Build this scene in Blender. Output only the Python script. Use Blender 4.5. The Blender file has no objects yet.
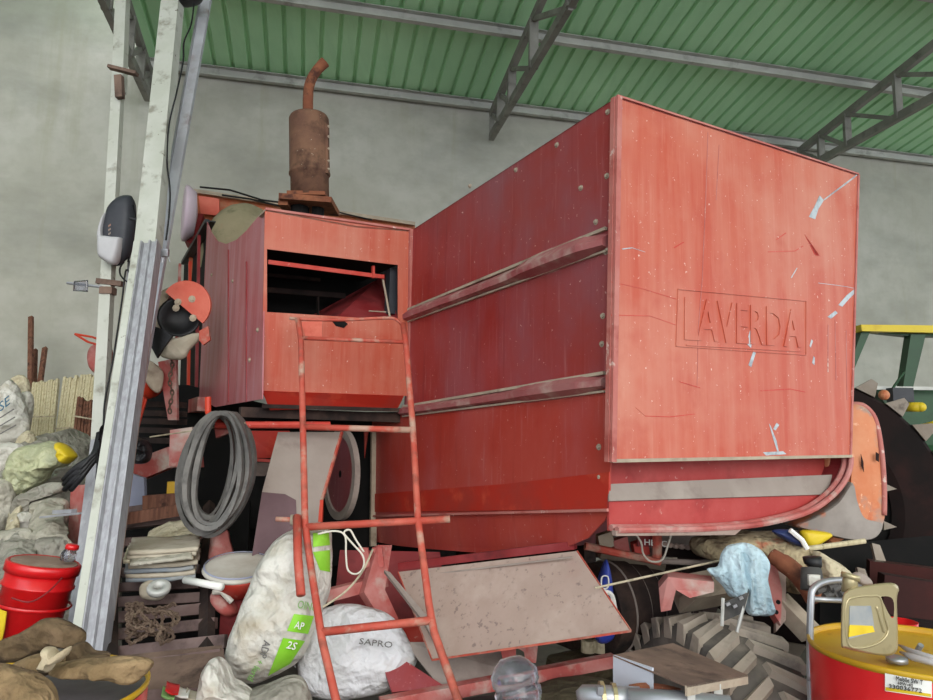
import bpy, bmesh, math, random
from mathutils import Vector, Matrix, noise
random.seed(7)
V = Vector
C = bpy.context.scene.collection
scn = bpy.context.scene

# ------------------------------------------------------------------ camera
F = 700.0
PITCH = math.radians(7.3); ROLL = math.radians(1.0)
CAM = V((0, 0, 1.6))
fwd = V((0, math.cos(PITCH), math.sin(PITCH)))
up0 = V((0, -math.sin(PITCH), math.cos(PITCH)))
rt0 = V((1, 0, 0))
RT = rt0*math.cos(ROLL) + up0*math.sin(ROLL)
UP = up0*math.cos(ROLL) - rt0*math.sin(ROLL)
cam = bpy.data.cameras.new('camera')
cam.sensor_width = 36; cam.lens = 36*F/933
co = bpy.data.objects.new('camera', cam); C.objects.link(co)
m3 = Matrix((RT, UP, -fwd)).transposed()
co.matrix_world = Matrix.Translation(CAM) @ m3.to_4x4()
scn.camera = co
cam.clip_start = 0.05

def ray(px, py):
    return fwd + RT*((px-466.5)/F) + UP*((350-py)/F)
def P(px, py, Y):                      # point on a sight line at world depth Y
    d = ray(px, py)
    return CAM + d*(Y/d.y)
def hit(px, py, p0, n):
    d = ray(px, py)
    return CAM + d*((p0-CAM).dot(n)/d.dot(n))
def hitz(px, py, z):
    d = ray(px, py); return CAM + d*((z-CAM.z)/d.z)

# ------------------------------------------------------------------ materials
def lin(h):
    h = h.lstrip('#'); r = []
    for i in (0, 2, 4):
        c = int(h[i:i+2], 16)/255
        r.append(c/12.92 if c <= .04045 else ((c+.055)/1.055)**2.4)
    return (*r, 1)
MATS = {}
def mat(name, base, layers=(), rough=.7, metal=0, bump=.15, bs=30, bd=.004, trans=0, spec=.4, alpha=1, crumple=0):
    """layers: (colour, scale, lo, hi, (sx,sy,sz) or None, strength)"""
    m = bpy.data.materials.new(name); m.use_nodes = True
    nt = m.node_tree; N = nt.nodes; L = nt.links
    b = N['Principled BSDF']
    b.inputs['Roughness'].default_value = rough; b.inputs['Metallic'].default_value = metal
    b.inputs['Specular IOR Level'].default_value = spec
    if trans:
        b.inputs['Transmission Weight'].default_value = trans
    if alpha < 1: b.inputs['Alpha'].default_value = alpha
    tc = N.new('ShaderNodeTexCoord')
    col = None
    for i, ly in enumerate(layers):
        c, s, lo, hi = ly[:4]; st = ly[4] if len(ly) > 4 else None; k = ly[5] if len(ly) > 5 else 1
        mp = N.new('ShaderNodeMapping')
        mp.inputs['Scale'].default_value = st or (1, 1, 1)
        mp.inputs['Location'].default_value = (i*3.1+len(name), i*1.7, i*5.3)
        L.new(tc.outputs['Object'], mp.inputs[0])
        n = N.new('ShaderNodeTexNoise'); n.inputs['Scale'].default_value = s
        n.inputs['Detail'].default_value = 5; n.inputs['Roughness'].default_value = .6
        L.new(mp.outputs[0], n.inputs['Vector'])
        mr = N.new('ShaderNodeMapRange'); mr.inputs['From Min'].default_value = lo
        mr.inputs['From Max'].default_value = hi; mr.inputs['To Max'].default_value = k
        L.new(n.outputs['Fac'], mr.inputs['Value'])
        mx = N.new('ShaderNodeMix'); mx.data_type = 'RGBA'
        L.new(mr.outputs[0], mx.inputs['Factor'])
        if col is None: mx.inputs['A'].default_value = lin(base)
        else: L.new(col, mx.inputs['A'])
        mx.inputs['B'].default_value = lin(c)
        col = mx.outputs['Result']
    if col is None: b.inputs['Base Color'].default_value = lin(base)
    else: L.new(col, b.inputs['Base Color'])
    if bump:
        n = N.new('ShaderNodeTexNoise'); n.inputs['Scale'].default_value = bs; n.inputs['Detail'].default_value = 6
        L.new(tc.outputs['Object'], n.inputs['Vector'])
        bp = N.new('ShaderNodeBump'); bp.inputs['Strength'].default_value = bump; bp.inputs['Distance'].default_value = bd
        L.new(n.outputs['Fac'], bp.inputs['Height']); L.new(bp.outputs[0], b.inputs['Normal'])
        if crumple:
            n2 = N.new('ShaderNodeTexNoise'); n2.inputs['Scale'].default_value = crumple*.6; n2.inputs['Detail'].default_value = 3
            L.new(tc.outputs['Object'], n2.inputs['Vector'])
            va = N.new('ShaderNodeVectorMath'); va.operation = 'MULTIPLY_ADD'
            L.new(n2.outputs['Color'], va.inputs[0]); va.inputs[1].default_value = (.16, .16, .16); L.new(tc.outputs['Object'], va.inputs[2])
            vo = N.new('ShaderNodeTexVoronoi'); vo.inputs['Scale'].default_value = crumple; vo.inputs['Detail'].default_value = 1.5
            L.new(va.outputs[0], vo.inputs['Vector'])
            b2 = N.new('ShaderNodeBump'); b2.inputs['Strength'].default_value = .6; b2.inputs['Distance'].default_value = .32/crumple
            L.new(vo.outputs['Distance'], b2.inputs['Height']); L.new(bp.outputs[0], b2.inputs['Normal']); L.new(b2.outputs[0], b.inputs['Normal'])
    MATS[name] = m
    return m
SV = (6, 6, .35)      # vertical streaks
mat('wall_plaster', '#a9a89d', [('#b7b6ad', .7, .42, .62), ('#8b8c83', .9, .48, .75, (1, 1, 1.8), .8), ('#9d9c90', 5, .45, .7, None, .5),
     ('#7f817a', .4, .52, .75, (1, 1, 3), .5), ('#97957c', 1.3, .6, .75, (3, 3, .3), .4)], rough=.95, bump=.3, bs=8, bd=.01)
mat('concrete', '#6b655d', [('#8a8276', 1.5, .4, .7), ('#3f3a36', 3, .55, .75)], rough=.95, bump=.3, bs=20)
mat('roof_green', '#aedfb0', [('#bbe8ba', .8, .4, .65), ('#9ccf9f', 2, .5, .8, (4, .5, 1), .6)], rough=.65, bump=0)
mat('galv', '#b3b3ae', [('#c4c4be', 3, .4, .65), ('#86847e', 5, .56, .75)], rough=.6, metal=.35, bump=.1)
mat('galv_dark', '#85837d', [('#9b9992', 3, .4, .65), ('#645f5a', 6, .56, .75)], rough=.7, metal=.3, bump=.1)
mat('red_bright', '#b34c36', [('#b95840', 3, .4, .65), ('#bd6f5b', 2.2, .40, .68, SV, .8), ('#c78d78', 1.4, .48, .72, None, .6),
     ('#a83a28', 3, .58, .76, None, .6), ('#e0c8bc', 70, .67, .71, None, .8), ('#c98a78', 12, .55, .8, SV, .35)], rough=.5, bump=.14, bs=4, bd=.015)  # harvester red brightened for the rear faces that catch the light
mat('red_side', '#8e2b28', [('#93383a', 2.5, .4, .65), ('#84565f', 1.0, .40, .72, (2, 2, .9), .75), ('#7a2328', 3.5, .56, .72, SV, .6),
     ('#942819', 1.3, .52, .7, None, .65), ('#d0a8a0', 60, .67, .72, None, .85), ('#b58686', 9, .58, .8, SV, .4)], rough=.40, bump=.12, bs=6, bd=.01)  # darker copy of that red for the shaded flank, plus purplish dust
mat('red_pinkish', '#a8555a', [('#b26d72', 2.5, .4, .65), ('#b98c92', 2, .45, .7, SV, .7), ('#8f3036', 3, .56, .72, SV, .8), ('#d5c0ba', 60, .68, .73, None, .8)], rough=.45, bump=.12, bs=6, bd=.01)
mat('red_plain', '#b8372b', [('#c55447', 5, .45, .7), ('#8e2b25', 8, .55, .75), ('#cba89a', 30, .64, .72, None, .7)], rough=.55)
mat('red_tube', '#b2493a', [('#bd6452', 7, .42, .65), ('#84493c', 12, .52, .7), ('#b09684', 9, .52, .66, None, .85)], rough=.65)
mat('red_dusty', '#a8504a', [('#b8807a', 4, .4, .62), ('#8d3a38', 6, .55, .75), ('#b5a399', 7, .52, .7)], rough=.8)
mat('red_dark', '#7c1f22', [('#8c3a3c', 4, .45, .7), ('#57171a', 5, .5, .7)], rough=.6)
mat('pink_edge', '#ab6058', [('#b5756c', 5, .4, .65), ('#9a4a42', 9, .55, .7), ('#cbb5aa', 22, .62, .7)], rough=.6)
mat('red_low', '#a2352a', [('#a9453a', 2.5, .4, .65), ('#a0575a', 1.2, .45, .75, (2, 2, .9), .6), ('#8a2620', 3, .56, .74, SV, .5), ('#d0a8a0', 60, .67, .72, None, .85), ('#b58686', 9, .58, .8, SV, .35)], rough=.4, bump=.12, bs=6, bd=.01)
mat('mouth_red', '#a33330', [('#ae4a44', 4, .4, .65), ('#872524', 5, .55, .75), ('#c5a196', 50, .66, .72, None, .7)], rough=.6)
mat('rib_paint', '#94474a', [('#9f6664', 4, .38, .62), ('#b39a90', 7, .50, .70), ('#83302f', 5, .6, .75)], rough=.65, bump=.25)
mat('dust', '#9d8f7e', [('#b3a591', 6, .4, .65), ('#7d6c5d', 9, .55, .75)], rough=1, bump=.6, bs=50)
mat('dust_pink', '#a69186', [('#9b867b', 3, .4, .65), ('#83716a', 40, .58, .66), ('#b09d92', 5, .5, .7), ('#94665d', 2, .62, .8, None, .6)], rough=.9, bump=.25, bs=60)
mat('dust_grey', '#8c8078', [('#9b9087', 3, .4, .65), ('#74655f', 5, .55, .75)], rough=.9, bump=.2)
mat('plum', '#5d474b', [('#6d5659', 3, .4, .65)], rough=.8)
mat('chip', '#b4bcc0', [('#8f979d', 20, .45, .6)], rough=.5, metal=.3)
mat('bright_red_patch', '#a82a1c', [('#9a3228', 5, .45, .65), ('#b8442f', 8, .55, .7)], rough=.5)
mat('rust', '#764430', [('#8c573c', 8, .4, .62), ('#4b2c22', 14, .52, .7), ('#a0866c', 50, .66, .72)], rough=.9, bump=.5, bs=60)
mat('rust_muffler', '#67483a', [('#785743', 6, .4, .62), ('#4b3226', 9, .52, .7), ('#c9c0ae', 55, .69, .72)], rough=.85, bump=.3, bs=60)
mat('orange_rust', '#b05a3c', [('#bd7450', 4, .4, .65), ('#9a4432', 6, .55, .72), ('#a98c70', 5, .55, .75)], rough=.85)
mat('orange', '#c4744a', [('#cc8a64', 4, .40, .62), ('#b85a38', 8, .56, .7), ('#93877e', 3.2, .52, .6), ('#e0b090', 30, .62, .72)], rough=.6, bump=.2)
mat('grey_orange', '#857d77', [('#989089', 5, .42, .65), ('#b8663f', 3, .58, .64)], rough=.75)
mat('post_white', '#b3b5a9', [('#c0c1b8', 4, .4, .65), ('#8d8a7e', 9, .56, .7), ('#5f5446', 20, .66, .72)], rough=.6, bump=.1)
mat('post_metal', '#98989c', [('#abacb0', 4, .45, .65, (9, 9, .4)), ('#857d82', 7, .55, .75, (9, 9, .5), .7)], rough=.5, metal=.2, bump=0)
mat('post_lilac', '#a8a8ae', [('#bcbec4', 5, .42, .65), ('#8e8080', 6, .58, .75)], rough=.5, metal=.2)
mat('black', '#141416', [('#26262a', 12, .5, .7)], rough=.5)
mat('black_matt', '#070606', [('#120f0e', 8, .5, .7)], rough=.95)  # near-black, mostly standing in for deep shade in recesses and behind machinery
mat('dark_machine', '#2c211e', [('#4a3830', 5, .48, .68), ('#15100f', 7, .5, .7)], rough=.9)
mat('rubber', '#4b4a48', [('#66625e', 8, .45, .7), ('#383736', 12, .5, .7)], rough=.8)
mat('rubber_belt', '#666461', [('#7d7a75', 6, .45, .68), ('#504f4d', 12, .5, .7)], rough=.75, bump=.2, bs=80)
mat('tyre', '#9a8e80', [('#ab9f91', 5, .42, .65), ('#6b645d', 6, .54, .7)], rough=.9, bump=.35, bs=25)
mat('tyre_body', '#5e5852', [('#7d746a', 5, .45, .65), ('#45423f', 6, .52, .68)], rough=.9, bump=.3, bs=25)
mat('plastic_dark', '#303238', [('#3c3e44', 8, .4, .7)], rough=.55)
mat('plastic_light', '#b3b2b4', [('#c0bfc0', 6, .4, .7)], rough=.5)
mat('sack_white', '#c6c3b9', [('#d3d1c9', 4, .42, .65), ('#a99c86', 5, .54, .75), ('#8e7d66', 3, .64, .8, None, .6)], rough=.55, bump=.7, bs=26, bd=.012, crumple=11)
mat('sack_white_clean', '#cdcdd0', [('#bdbcbb', 5, .42, .65), ('#b0a698', 4, .58, .75)], rough=.55, bump=.7, bs=26, bd=.012, crumple=13)
mat('sack_cream', '#bdb296', [('#cbc2aa', 5, .42, .65), ('#8e8468', 7, .55, .75)], rough=.85, bump=.7, bs=26, bd=.012, crumple=14)
mat('sack_grey', '#a29d8e', [('#b5b1a4', 5, .42, .65), ('#7b7667', 7, .53, .72)], rough=.85, bump=.7, bs=26, bd=.012, crumple=12)
mat('tarp_grey', '#8d897e', [('#a5a297', 5, .42, .65), ('#676458', 6, .53, .72)], rough=.85, bump=.7, bs=26, bd=.012, crumple=12)
mat('bag_green', '#a5a888', [('#c0c29c', 4, .42, .6), ('#848a70', 8, .55, .72), ('#c9c24c', 2.5, .6, .7)], rough=.4, bump=.4, bs=30, bd=.01, crumple=16)
mat('yellow', '#d9be2a', [('#c6a51f', 6, .5, .7)], rough=.5)
mat('lime', '#84c92e', [('#98d848', 5, .45, .65)], rough=.5)
mat('green_print', '#86b06a', rough=.6, bump=0)
mat('grey_print', '#6d6c6a', rough=.6, bump=0)
mat('blue_print', '#4c7188', rough=.6, bump=0)
mat('white_print', '#e4e4de', rough=.6, bump=0)
mat('black_print', '#2e2c28', rough=.6, bump=0)
mat('wood_pale', '#b6aa8a', [('#c8bf9f', 14, .4, .62, (5, 5, .3)), ('#857a5c', 18, .55, .7, (5, 5, .2))], rough=.9, bump=.3)
mat('wood_brown', '#5e3c2e', [('#7b5442', 10, .4, .65, (5, 5, .3)), ('#352019', 14, .53, .7)], rough=.9, bump=.3)
mat('wood_old', '#665349', [('#80695c', 7, .4, .65), ('#41332d', 9, .54, .72)], rough=.9, bump=.3)
mat('slat', '#64504c', [('#7d6a66', 6, .4, .65), ('#413230', 8, .54, .72)], rough=.75, bump=.2)
mat('burlap', '#7d6749', [('#957d5c', 12, .4, .65), ('#574431', 7, .52, .7)], rough=1, bump=.8, bs=120, bd=.004, crumple=14)
mat('burlap_dark', '#54442f', [('#6f5b44', 12, .4, .65), ('#382b21', 7, .52, .7)], rough=1, bump=.8, bs=120, bd=.004, crumple=14)
mat('cloth_fluff', '#a7977c', [('#beb094', 14, .4, .65)], rough=1, bump=.8, bs=60)
mat('paint_red', '#c81016', [('#d3262a', 3, .45, .7), ('#a40c12', 5, .56, .75)], rough=.3, bump=0, spec=.6)
mat('paint_yellow', '#c09a24', [('#c08f1c', 5, .45, .7), ('#7b5a1a', 8, .6, .72)], rough=.4, bump=0)
mat('lid_dusty', '#9c8577', [('#8a7062', 6, .45, .7), ('#b39e8c', 9, .5, .7)], rough=.8)
mat('drum_top', '#4c4a4e', [('#6c686a', 4, .45, .7)], rough=.6)
mat('lid_white', '#c4c0b6', [('#a89f90', 5, .45, .7)], rough=.6)
mat('gold', '#a89b77', [('#b4a884', 3, .45, .7), ('#7c7153', 6, .6, .75)], rough=.33, metal=.45, bump=0)
mat('clear', '#b6b6be', rough=.12, trans=.92, bump=.3, bs=12, bd=.02)
mat('cloth_blue', '#a9c1cb', [('#bfd3da', 5, .4, .65), ('#8ba6b2', 6, .55, .75), ('#776a55', 13, .66, .72)], rough=.95, bump=.7, bs=26, bd=.012, crumple=18)
mat('blue', '#2d3f9c', [('#4a5cb4', 6, .45, .65)], rough=.4)
mat('board_lilac', '#8f93a8', [('#a2a6b8', 3, .4, .7)], rough=.6)
mat('navy', '#23305c', rough=.5, bump=0)
mat('paper', '#a69c8a', [('#b9b09f', 6, .4, .65), ('#877b69', 7, .55, .75)], rough=.9, bump=.3)
mat('paper_blue', '#7d858c', [('#9a9a96', 8, .4, .65), ('#8d6a68', 5, .6, .7)], rough=.8)
mat('green_dark', '#123f1e', [('#1a4c26', 3, .4, .7), ('#0c2c14', 6, .55, .75)], rough=.45)
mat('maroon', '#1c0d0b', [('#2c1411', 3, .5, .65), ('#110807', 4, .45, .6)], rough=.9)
mat('deep_red', '#300d0a', [('#42140e', 4, .4, .7)], rough=.8)  # darkened red carrying the shade low at the right
mat('lug', '#8b7f72', [('#a0958a', 5, .4, .7), ('#5e534b', 9, .55, .7)], rough=.8)
mat('zinc', '#9a9ca0', [('#b2b4b8', 6, .4, .7)], rough=.4, metal=.6, bump=0)
mat('steel_white', '#b9bdc8', [('#c6cad4', 3, .4, .7)], rough=.5)
mat('rope', '#b3a78f', [('#8f8571', 30, .45, .6)], rough=.95)
mat('rope_white', '#cfc9bb', rough=.9)
mat('chain', '#59483c', [('#7a6757', 20, .45, .65)], rough=.8, metal=.2)
mat('hemp_heap', '#9a8a6d', [('#b3a584', 6, .4, .62), ('#5f513f', 9, .52, .68), ('#a3543c', 4, .64, .72)], rough=1, bump=.7, bs=40, bd=.01, crumple=16)
mat('dome_dust', '#857c62', [('#968b70', 4, .4, .62), ('#6c6a50', 6, .54, .7), ('#9c7a64', 3, .6, .7)], rough=1, bump=.4, bs=30)
mat('lamp_pink', '#c6b3bf', [('#d0c2cc', 4, .4, .7)], rough=.5)
mat('salmon', '#cf5f4d', [('#d8735f', 5, .4, .65), ('#c4543f', 8, .55, .72)], rough=.6)
mat('red_hot', '#c03a22', [('#a8442e', 5, .5, .7)], rough=.5)
mat('olive', '#4a4230', [('#5c5340', 5, .4, .7)], rough=.9, bump=.3, crumple=12)

# ------------------------------------------------------------------ object helpers
ORG = {}
def _new(name, vs, fs, m, parent=None, smooth=False, mats=None, fm=None, origin=None):
    me = bpy.data.meshes.new(name)
    if parent is not None: org = ORG[parent.name]
    elif origin is not None: org = V(origin)
    else:
        xs = [v[0] for v in vs]; ys = [v[1] for v in vs]; zs = [v[2] for v in vs]
        org = V(((min(xs)+max(xs))/2, (min(ys)+max(ys))/2, min(zs)))
    me.from_pydata([tuple(V(v)-org) for v in vs], [], fs)
    for mm in (mats or [m]): me.materials.append(MATS[mm])
    if fm:
        for p, i in zip(me.polygons, fm): p.material_index = i
    bm = bmesh.new(); bm.from_mesh(me)
    bmesh.ops.recalc_face_normals(bm, faces=bm.faces)
    bm.to_mesh(me); bm.free()
    if smooth:
        for p in me.polygons: p.use_smooth = True
    o = bpy.data.objects.new(name, me); C.objects.link(o)
    if parent is not None: o.parent = parent
    else: o.location = org
    ORG[o.name] = org
    return o
def tag(o, label=None, cat=None, group=None, kind=None):
    if label: o['label'] = label
    if cat: o['category'] = cat
    if group: o['group'] = group
    if kind: o['kind'] = kind
    return o
def thing(name, loc, label, cat, group=None):
    o = bpy.data.objects.new(name, None); C.objects.link(o); o.location = loc
    o.empty_display_size = .1
    ORG[o.name] = V(loc)
    return tag(o, label, cat, group)

class MB:
    """mesh builder in world space"""
    def __init__(s): s.v = []; s.f = []; s.fm = []; s.mi = 0
    def add(s, vs, fs):
        n = len(s.v); s.v += [V(v) for v in vs]; s.f += [[i+n for i in f] for f in fs]; s.fm += [s.mi]*len(fs); return s
    def build(s, name, m, parent=None, smooth=False, mats=None):
        return _new(name, s.v, s.f, m, parent, smooth, mats, s.fm if mats else None)
    def box(s, c, X, Y, Z):      # half-vectors
        c = V(c); q = []
        for a in (-1, 1):
            for b in (-1, 1):
                for d in (-1, 1): q.append(c+X*a+Y*b+Z*d)
        return s.add(q, [(0, 1, 3, 2), (4, 6, 7, 5), (0, 4, 5, 1), (2, 3, 7, 6), (0, 2, 6, 4), (1, 5, 7, 3)])
    def beam(s, p, q, w, h, hint=V((0, 0, 1))):
        p = V(p); q = V(q); d = (q-p); L = d.length; d = d/L
        a = d.cross(hint)
        if a.length < 1e-3: a = d.cross(V((1, 0, 0)))
        a.normalize(); b = a.cross(d).normalized()
        return s.box((p+q)/2, d*(L/2), a*(w/2), b*(h/2))
    def tube(s, pts, r, seg=10, closed=False, caps=True):
        pts = [V(p) for p in pts]; n = len(pts); rs = r if isinstance(r, (list, tuple)) else [r]*n
        base = len(s.v); prev = None; vs = []
        for i, p in enumerate(pts):
            if closed: d = pts[(i+1) % n]-pts[i-1]
            else: d = pts[min(i+1, n-1)]-pts[max(i-1, 0)]
            d.normalize()
            if prev is None:
                a = d.cross(V((0, 0, 1)))
                if a.length < .1: a = d.cross(V((1, 0, 0)))
            else: a = prev - d*prev.dot(d)
            a.normalize(); prev = a; b = d.cross(a)
            for k in range(seg):
                t = 2*math.pi*k/seg; vs.append(p+(a*math.cos(t)+b*math.sin(t))*rs[i])
        fs = []
        for i in range(n if closed else n-1):
            j = (i+1) % n
            for k in range(seg):
                l = (k+1) % seg; fs.append((i*seg+k, i*seg+l, j*seg+l, j*seg+k))
        if caps and not closed:
            fs.append(tuple(range(seg))); fs.append(tuple((n-1)*seg+k for k in range(seg)))
        return s.add(vs, fs)
    def lathe(s, c, axis, prof, seg=32, ref=None, arc=None, capends=True):
        """prof: (radius, height along axis)"""
        c = V(c); ax = V(axis).normalized()
        a = ax.cross(V((0, 0, 1)))
        if a.length < .1: a = ax.cross(V((0, 1, 0)))
        if ref is not None: a = (V(ref)-ax*V(ref).dot(ax))
        a.normalize(); b = ax.cross(a)
        vs = []; fs = []; full = arc is None
        ns = seg if full else seg+1
        for r, h in prof:
            for k in range(ns):
                t = 2*math.pi*k/seg if full else arc[0]+(arc[1]-arc[0])*k/seg
                vs.append(c+ax*h+(a*math.cos(t)+b*math.sin(t))*max(r, 1e-4))
        for i in range(len(prof)-1):
            for k in range(seg):
                l = (k+1) % ns; fs.append((i*ns+k, i*ns+l, (i+1)*ns+l, (i+1)*ns+k))
        if capends:
            fs.append(tuple(range(ns))); fs.append(tuple((len(prof)-1)*ns+k for k in range(ns)))
        return s.add(vs, fs)
    def poly(s, pts, t, n=None, inward=True):
        """flat polygon of thickness t; pts face outward along n, thickness grows the other way"""
        pts = [V(p) for p in pts]; c = sum(pts, V())/len(pts)
        if n is None:
            n = V()
            for i in range(len(pts)): n += (pts[i]-c).cross(pts[(i+1) % len(pts)]-c)
            n.normalize()
            if n.dot(CAM-c) < 0: n = -n
        k = len(pts); vs = pts+[p-n*t for p in pts]
        fs = [tuple(range(k)), tuple(range(2*k-1, k-1, -1))]+[(i, (i+1) % k, (i+1) % k+k, i+k) for i in range(k)]
        return s.add(vs, fs)
    def ball(s, c, r, seg=12, rings=8, sc=(1, 1, 1)):
        vs = []; fs = []; c = V(c)
        for i in range(1, rings):
            ph = math.pi*i/rings
            for k in range(seg):
                t = 2*math.pi*k/seg
                vs.append(c+V((math.sin(ph)*math.cos(t)*sc[0], math.sin(ph)*math.sin(t)*sc[1], math.cos(ph)*sc[2]))*r)
        for i in range(rings-2):
            for k in range(seg):
                l = (k+1) % seg; fs.append((i*seg+k, i*seg+l, (i+1)*seg+l, (i+1)*seg+k))
        vs += [c+V((0, 0, r*sc[2])), c-V((0, 0, r*sc[2]))]
        a = len(vs)-2
        for k in range(seg):
            fs.append((a, (k+1) % seg, k)); fs.append((a+1, (rings-2)*seg+k, (rings-2)*seg+(k+1) % seg))
        return s.add(vs, fs)

def crom(pts, n, closed=True):
    pts = [V(p) for p in pts]; k = len(pts); out = []
    segs = k if closed else k-1
    for j in range(n):
        t = j*segs/n if closed else j*segs/(n-1)
        i = min(int(t), segs-1); f = t-i
        g = (lambda q: pts[q % k]) if closed else (lambda q: pts[max(0, min(k-1, q))])
        p0, p1, p2, p3 = g(i-1), g(i), g(i+1), g(i+2)
        out.append(.5*((2*p1)+(p2-p0)*f+(2*p0-5*p1+4*p2-p3)*f*f+(3*p1-p0-3*p2+p3)*f**3))
    return out
def folds(p, fr, seed):
    q = p*fr*.8+V((seed*3.7, seed*1.3, seed*7.1))
    q = q+noise.noise_vector(q*.7)*.7
    a = noise.voronoi(q)[0]; c = noise.voronoi(q*2.3+V((3, 1, 2)))[0]
    return (a[0]-.45)*1.5+(c[0]-.45)*.7+noise.noise(q*.6)*.8
def pillow(name, pts, Y, thick, m, parent=None, amp=.02, fr=9, seed=1, tilt=0, n=84, R=20, power=4.2, rough_edge=0, stretch=(1, 1, 1)):
    """soft body whose outline is given as sight lines at depth Y (+tilt metres per pixel upward)"""
    my = sum(p[1] for p in pts)/len(pts)
    w = [P(p[0], p[1], (p[2] if len(p) > 2 else Y)+tilt*(my-p[1])) for p in pts]
    w = crom(w, n)
    c = sum(w, V())/n
    nn = V()
    for i in range(n): nn += (w[i]-c).cross(w[(i+1) % n]-c)
    nn.normalize()
    if nn.dot(CAM-c) < 0: nn = -nn
    st = V(stretch)
    if amp: w = [c+(p-c)*(1+min(.09, amp*1.3)*(noise.noise(p*11+V((seed, 0, 0)))+.5*noise.noise(p*27))) for p in w]
    if rough_edge:
        w = [c+(p-c)*(1+rough_edge*noise.noise(p*70)) for p in w]
    vs = []; fs = []
    for side in (1, -1):
        for j in range(R):
            r = j/R
            for i in range(n):
                p = c+(w[i]-c)*r
                h = thick*(1-r**power)**.6
                q = V((p.x*st.x, p.y*st.y, p.z*st.z))
                h += amp*1.5*folds(q, fr, seed)*(1-r**6) if side == 1 else 0
                vs.append(p+nn*h*side)
    rim = len(vs); vs += w
    for s_ in (0, 1):
        o = s_*R*n
        for j in range(R):
            for i in range(n):
                k = (i+1) % n
                a = o+j*n+i; b = o+j*n+k
                if j < R-1: cc, d = o+(j+1)*n+k, o+(j+1)*n+i
                else: cc, d = rim+k, rim+i
                fs.append((a, b, cc, d))
    o = _new(name, vs, fs, m, parent, True)
    bm = bmesh.new(); bm.from_mesh(o.data); bmesh.ops.remove_doubles(bm, verts=bm.verts, dist=1e-5)
    bmesh.ops.recalc_face_normals(bm, faces=bm.faces); bm.to_mesh(o.data); bm.free()
    for p in o.data.polygons: p.use_smooth = True
    return o
def patch(name, q, thick, m, parent=None, amp=.01, fr=10, seed=1, nx=24, ny=24, edge=.0, curl=0):
    """crumpled sheet through four corners (world)"""
    q = [V(a) for a in q]
    nn = (q[1]-q[0]).cross(q[3]-q[0]).normalized()
    c = sum(q, V())/4
    if nn.dot(CAM-c) < 0: nn = -nn
    top = []; 
    for j in range(ny+1):
        for i in range(nx+1):
            a = i/nx; b = j/ny
            p = q[0]*(1-a)*(1-b)+q[1]*a*(1-b)+q[2]*a*b+q[3]*(1-a)*b
            h = amp*folds(p, fr, seed)
            e = p-c
            p = p+e*edge*noise.noise(p*14+V((seed, 0, 0)))
            h += curl*((2*a-1)**2)
            top.append(p+nn*h)
    k = len(top); vs = top+[p-nn*thick for p in top]; fs = []
    W = nx+1
    for j in range(ny):
        for i in range(nx):
            a = j*W+i; fs.append((a, a+1, a+W+1, a+W)); fs.append((a+k, a+W+k, a+W+1+k, a+1+k))
    for i in range(nx):
        fs.append((i, i+k, i+1+k, i+1)); a = ny*W+i; fs.append((a, a+1, a+1+k, a+k))
    for j in range(ny):
        a = j*W; fs.append((a, a+W, a+W+k, a+k)); a = j*W+nx; fs.append((a, a+k, a+W+k, a+W))
    return _new(name, vs, fs, m, parent, True)
def text(name, s, o, X, Y, m, parent, ext=.002, bevel=0):
    """string fitted in the box o, o+X, o+Y"""
    cu = bpy.data.curves.new('t', 'FONT'); cu.body = s; cu.extrude = .02; cu.resolution_u = 2
    if bevel: cu.offset = bevel
    ob = bpy.data.objects.new('t', cu); C.objects.link(ob)
    dg = bpy.context.evaluated_depsgraph_get(); dg.update()
    me = bpy.data.meshes.new_from_object(ob.evaluated_get(dg))
    vs = [v.co.copy() for v in me.vertices]; fs = [tuple(p.vertices) for p in me.polygons]
    bpy.data.objects.remove(ob); bpy.data.curves.remove(cu); bpy.data.meshes.remove(me)
    x0 = min(v.x for v in vs); x1 = max(v.x for v in vs); y0 = min(v.y for v in vs); y1 = max(v.y for v in vs)
    X = V(X); Y = V(Y); o = V(o); n = X.cross(Y).normalized()
    w = [o+X*((v.x-x0)/(x1-x0))+Y*((v.y-y0)/(y1-y0))+n*(v.z/.02*ext) for v in vs]
    return _new(name, w, fs, m, parent)
def sight_text(name, s, bl, br, tl, Y, m, parent, ext=.002):
    o = P(*bl, Y); return text(name, s, o, P(*br, Y)-o, P(*tl, Y)-o, m, parent, ext)

# ------------------------------------------------------------------ the shed
WD = V((.976, .218, 0)); WN = V((.218, -.976, 0)); W0 = V((0, 8.0, 0))   # wall direction, wall normal (to the camera)
def wp(a, s, z): return W0+WD*a+WN*s+V((0, 0, z))
def struct(o): o['kind'] = 'structure'; return o
EAVE = 5.52; SLOPE = math.tan(math.radians(8.4))
aL = (hit(147, 100, W0, WN)-W0).dot(WD)
b = MB(); b.box(wp((aL+15)/2, -.15, EAVE/2+.08), WD*((15-aL)/2), WN*.15, V((0, 0, EAVE/2+.08)))
b.box(wp((aL-8)/2, -.15, 4.2), WD*((aL+8)/2), WN*.15, V((0, 0, 4.2)))
struct(b.build('wall_back', 'wall_plaster'))
b = MB(); b.box(wp(-8.15, 4, 3.9), WD*.15, WN*4.5, V((0, 0, 3.9))); struct(b.build('wall_left_light_block', 'wall_plaster'))  # unseen side wall added to cut the light on the left back wall
b = MB(); b.box(V((2, 1, -.1)), V((22, 0, 0)), V((0, 16, 0)), V((0, 0, .1)))
struct(b.build('floor', 'concrete'))
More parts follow.
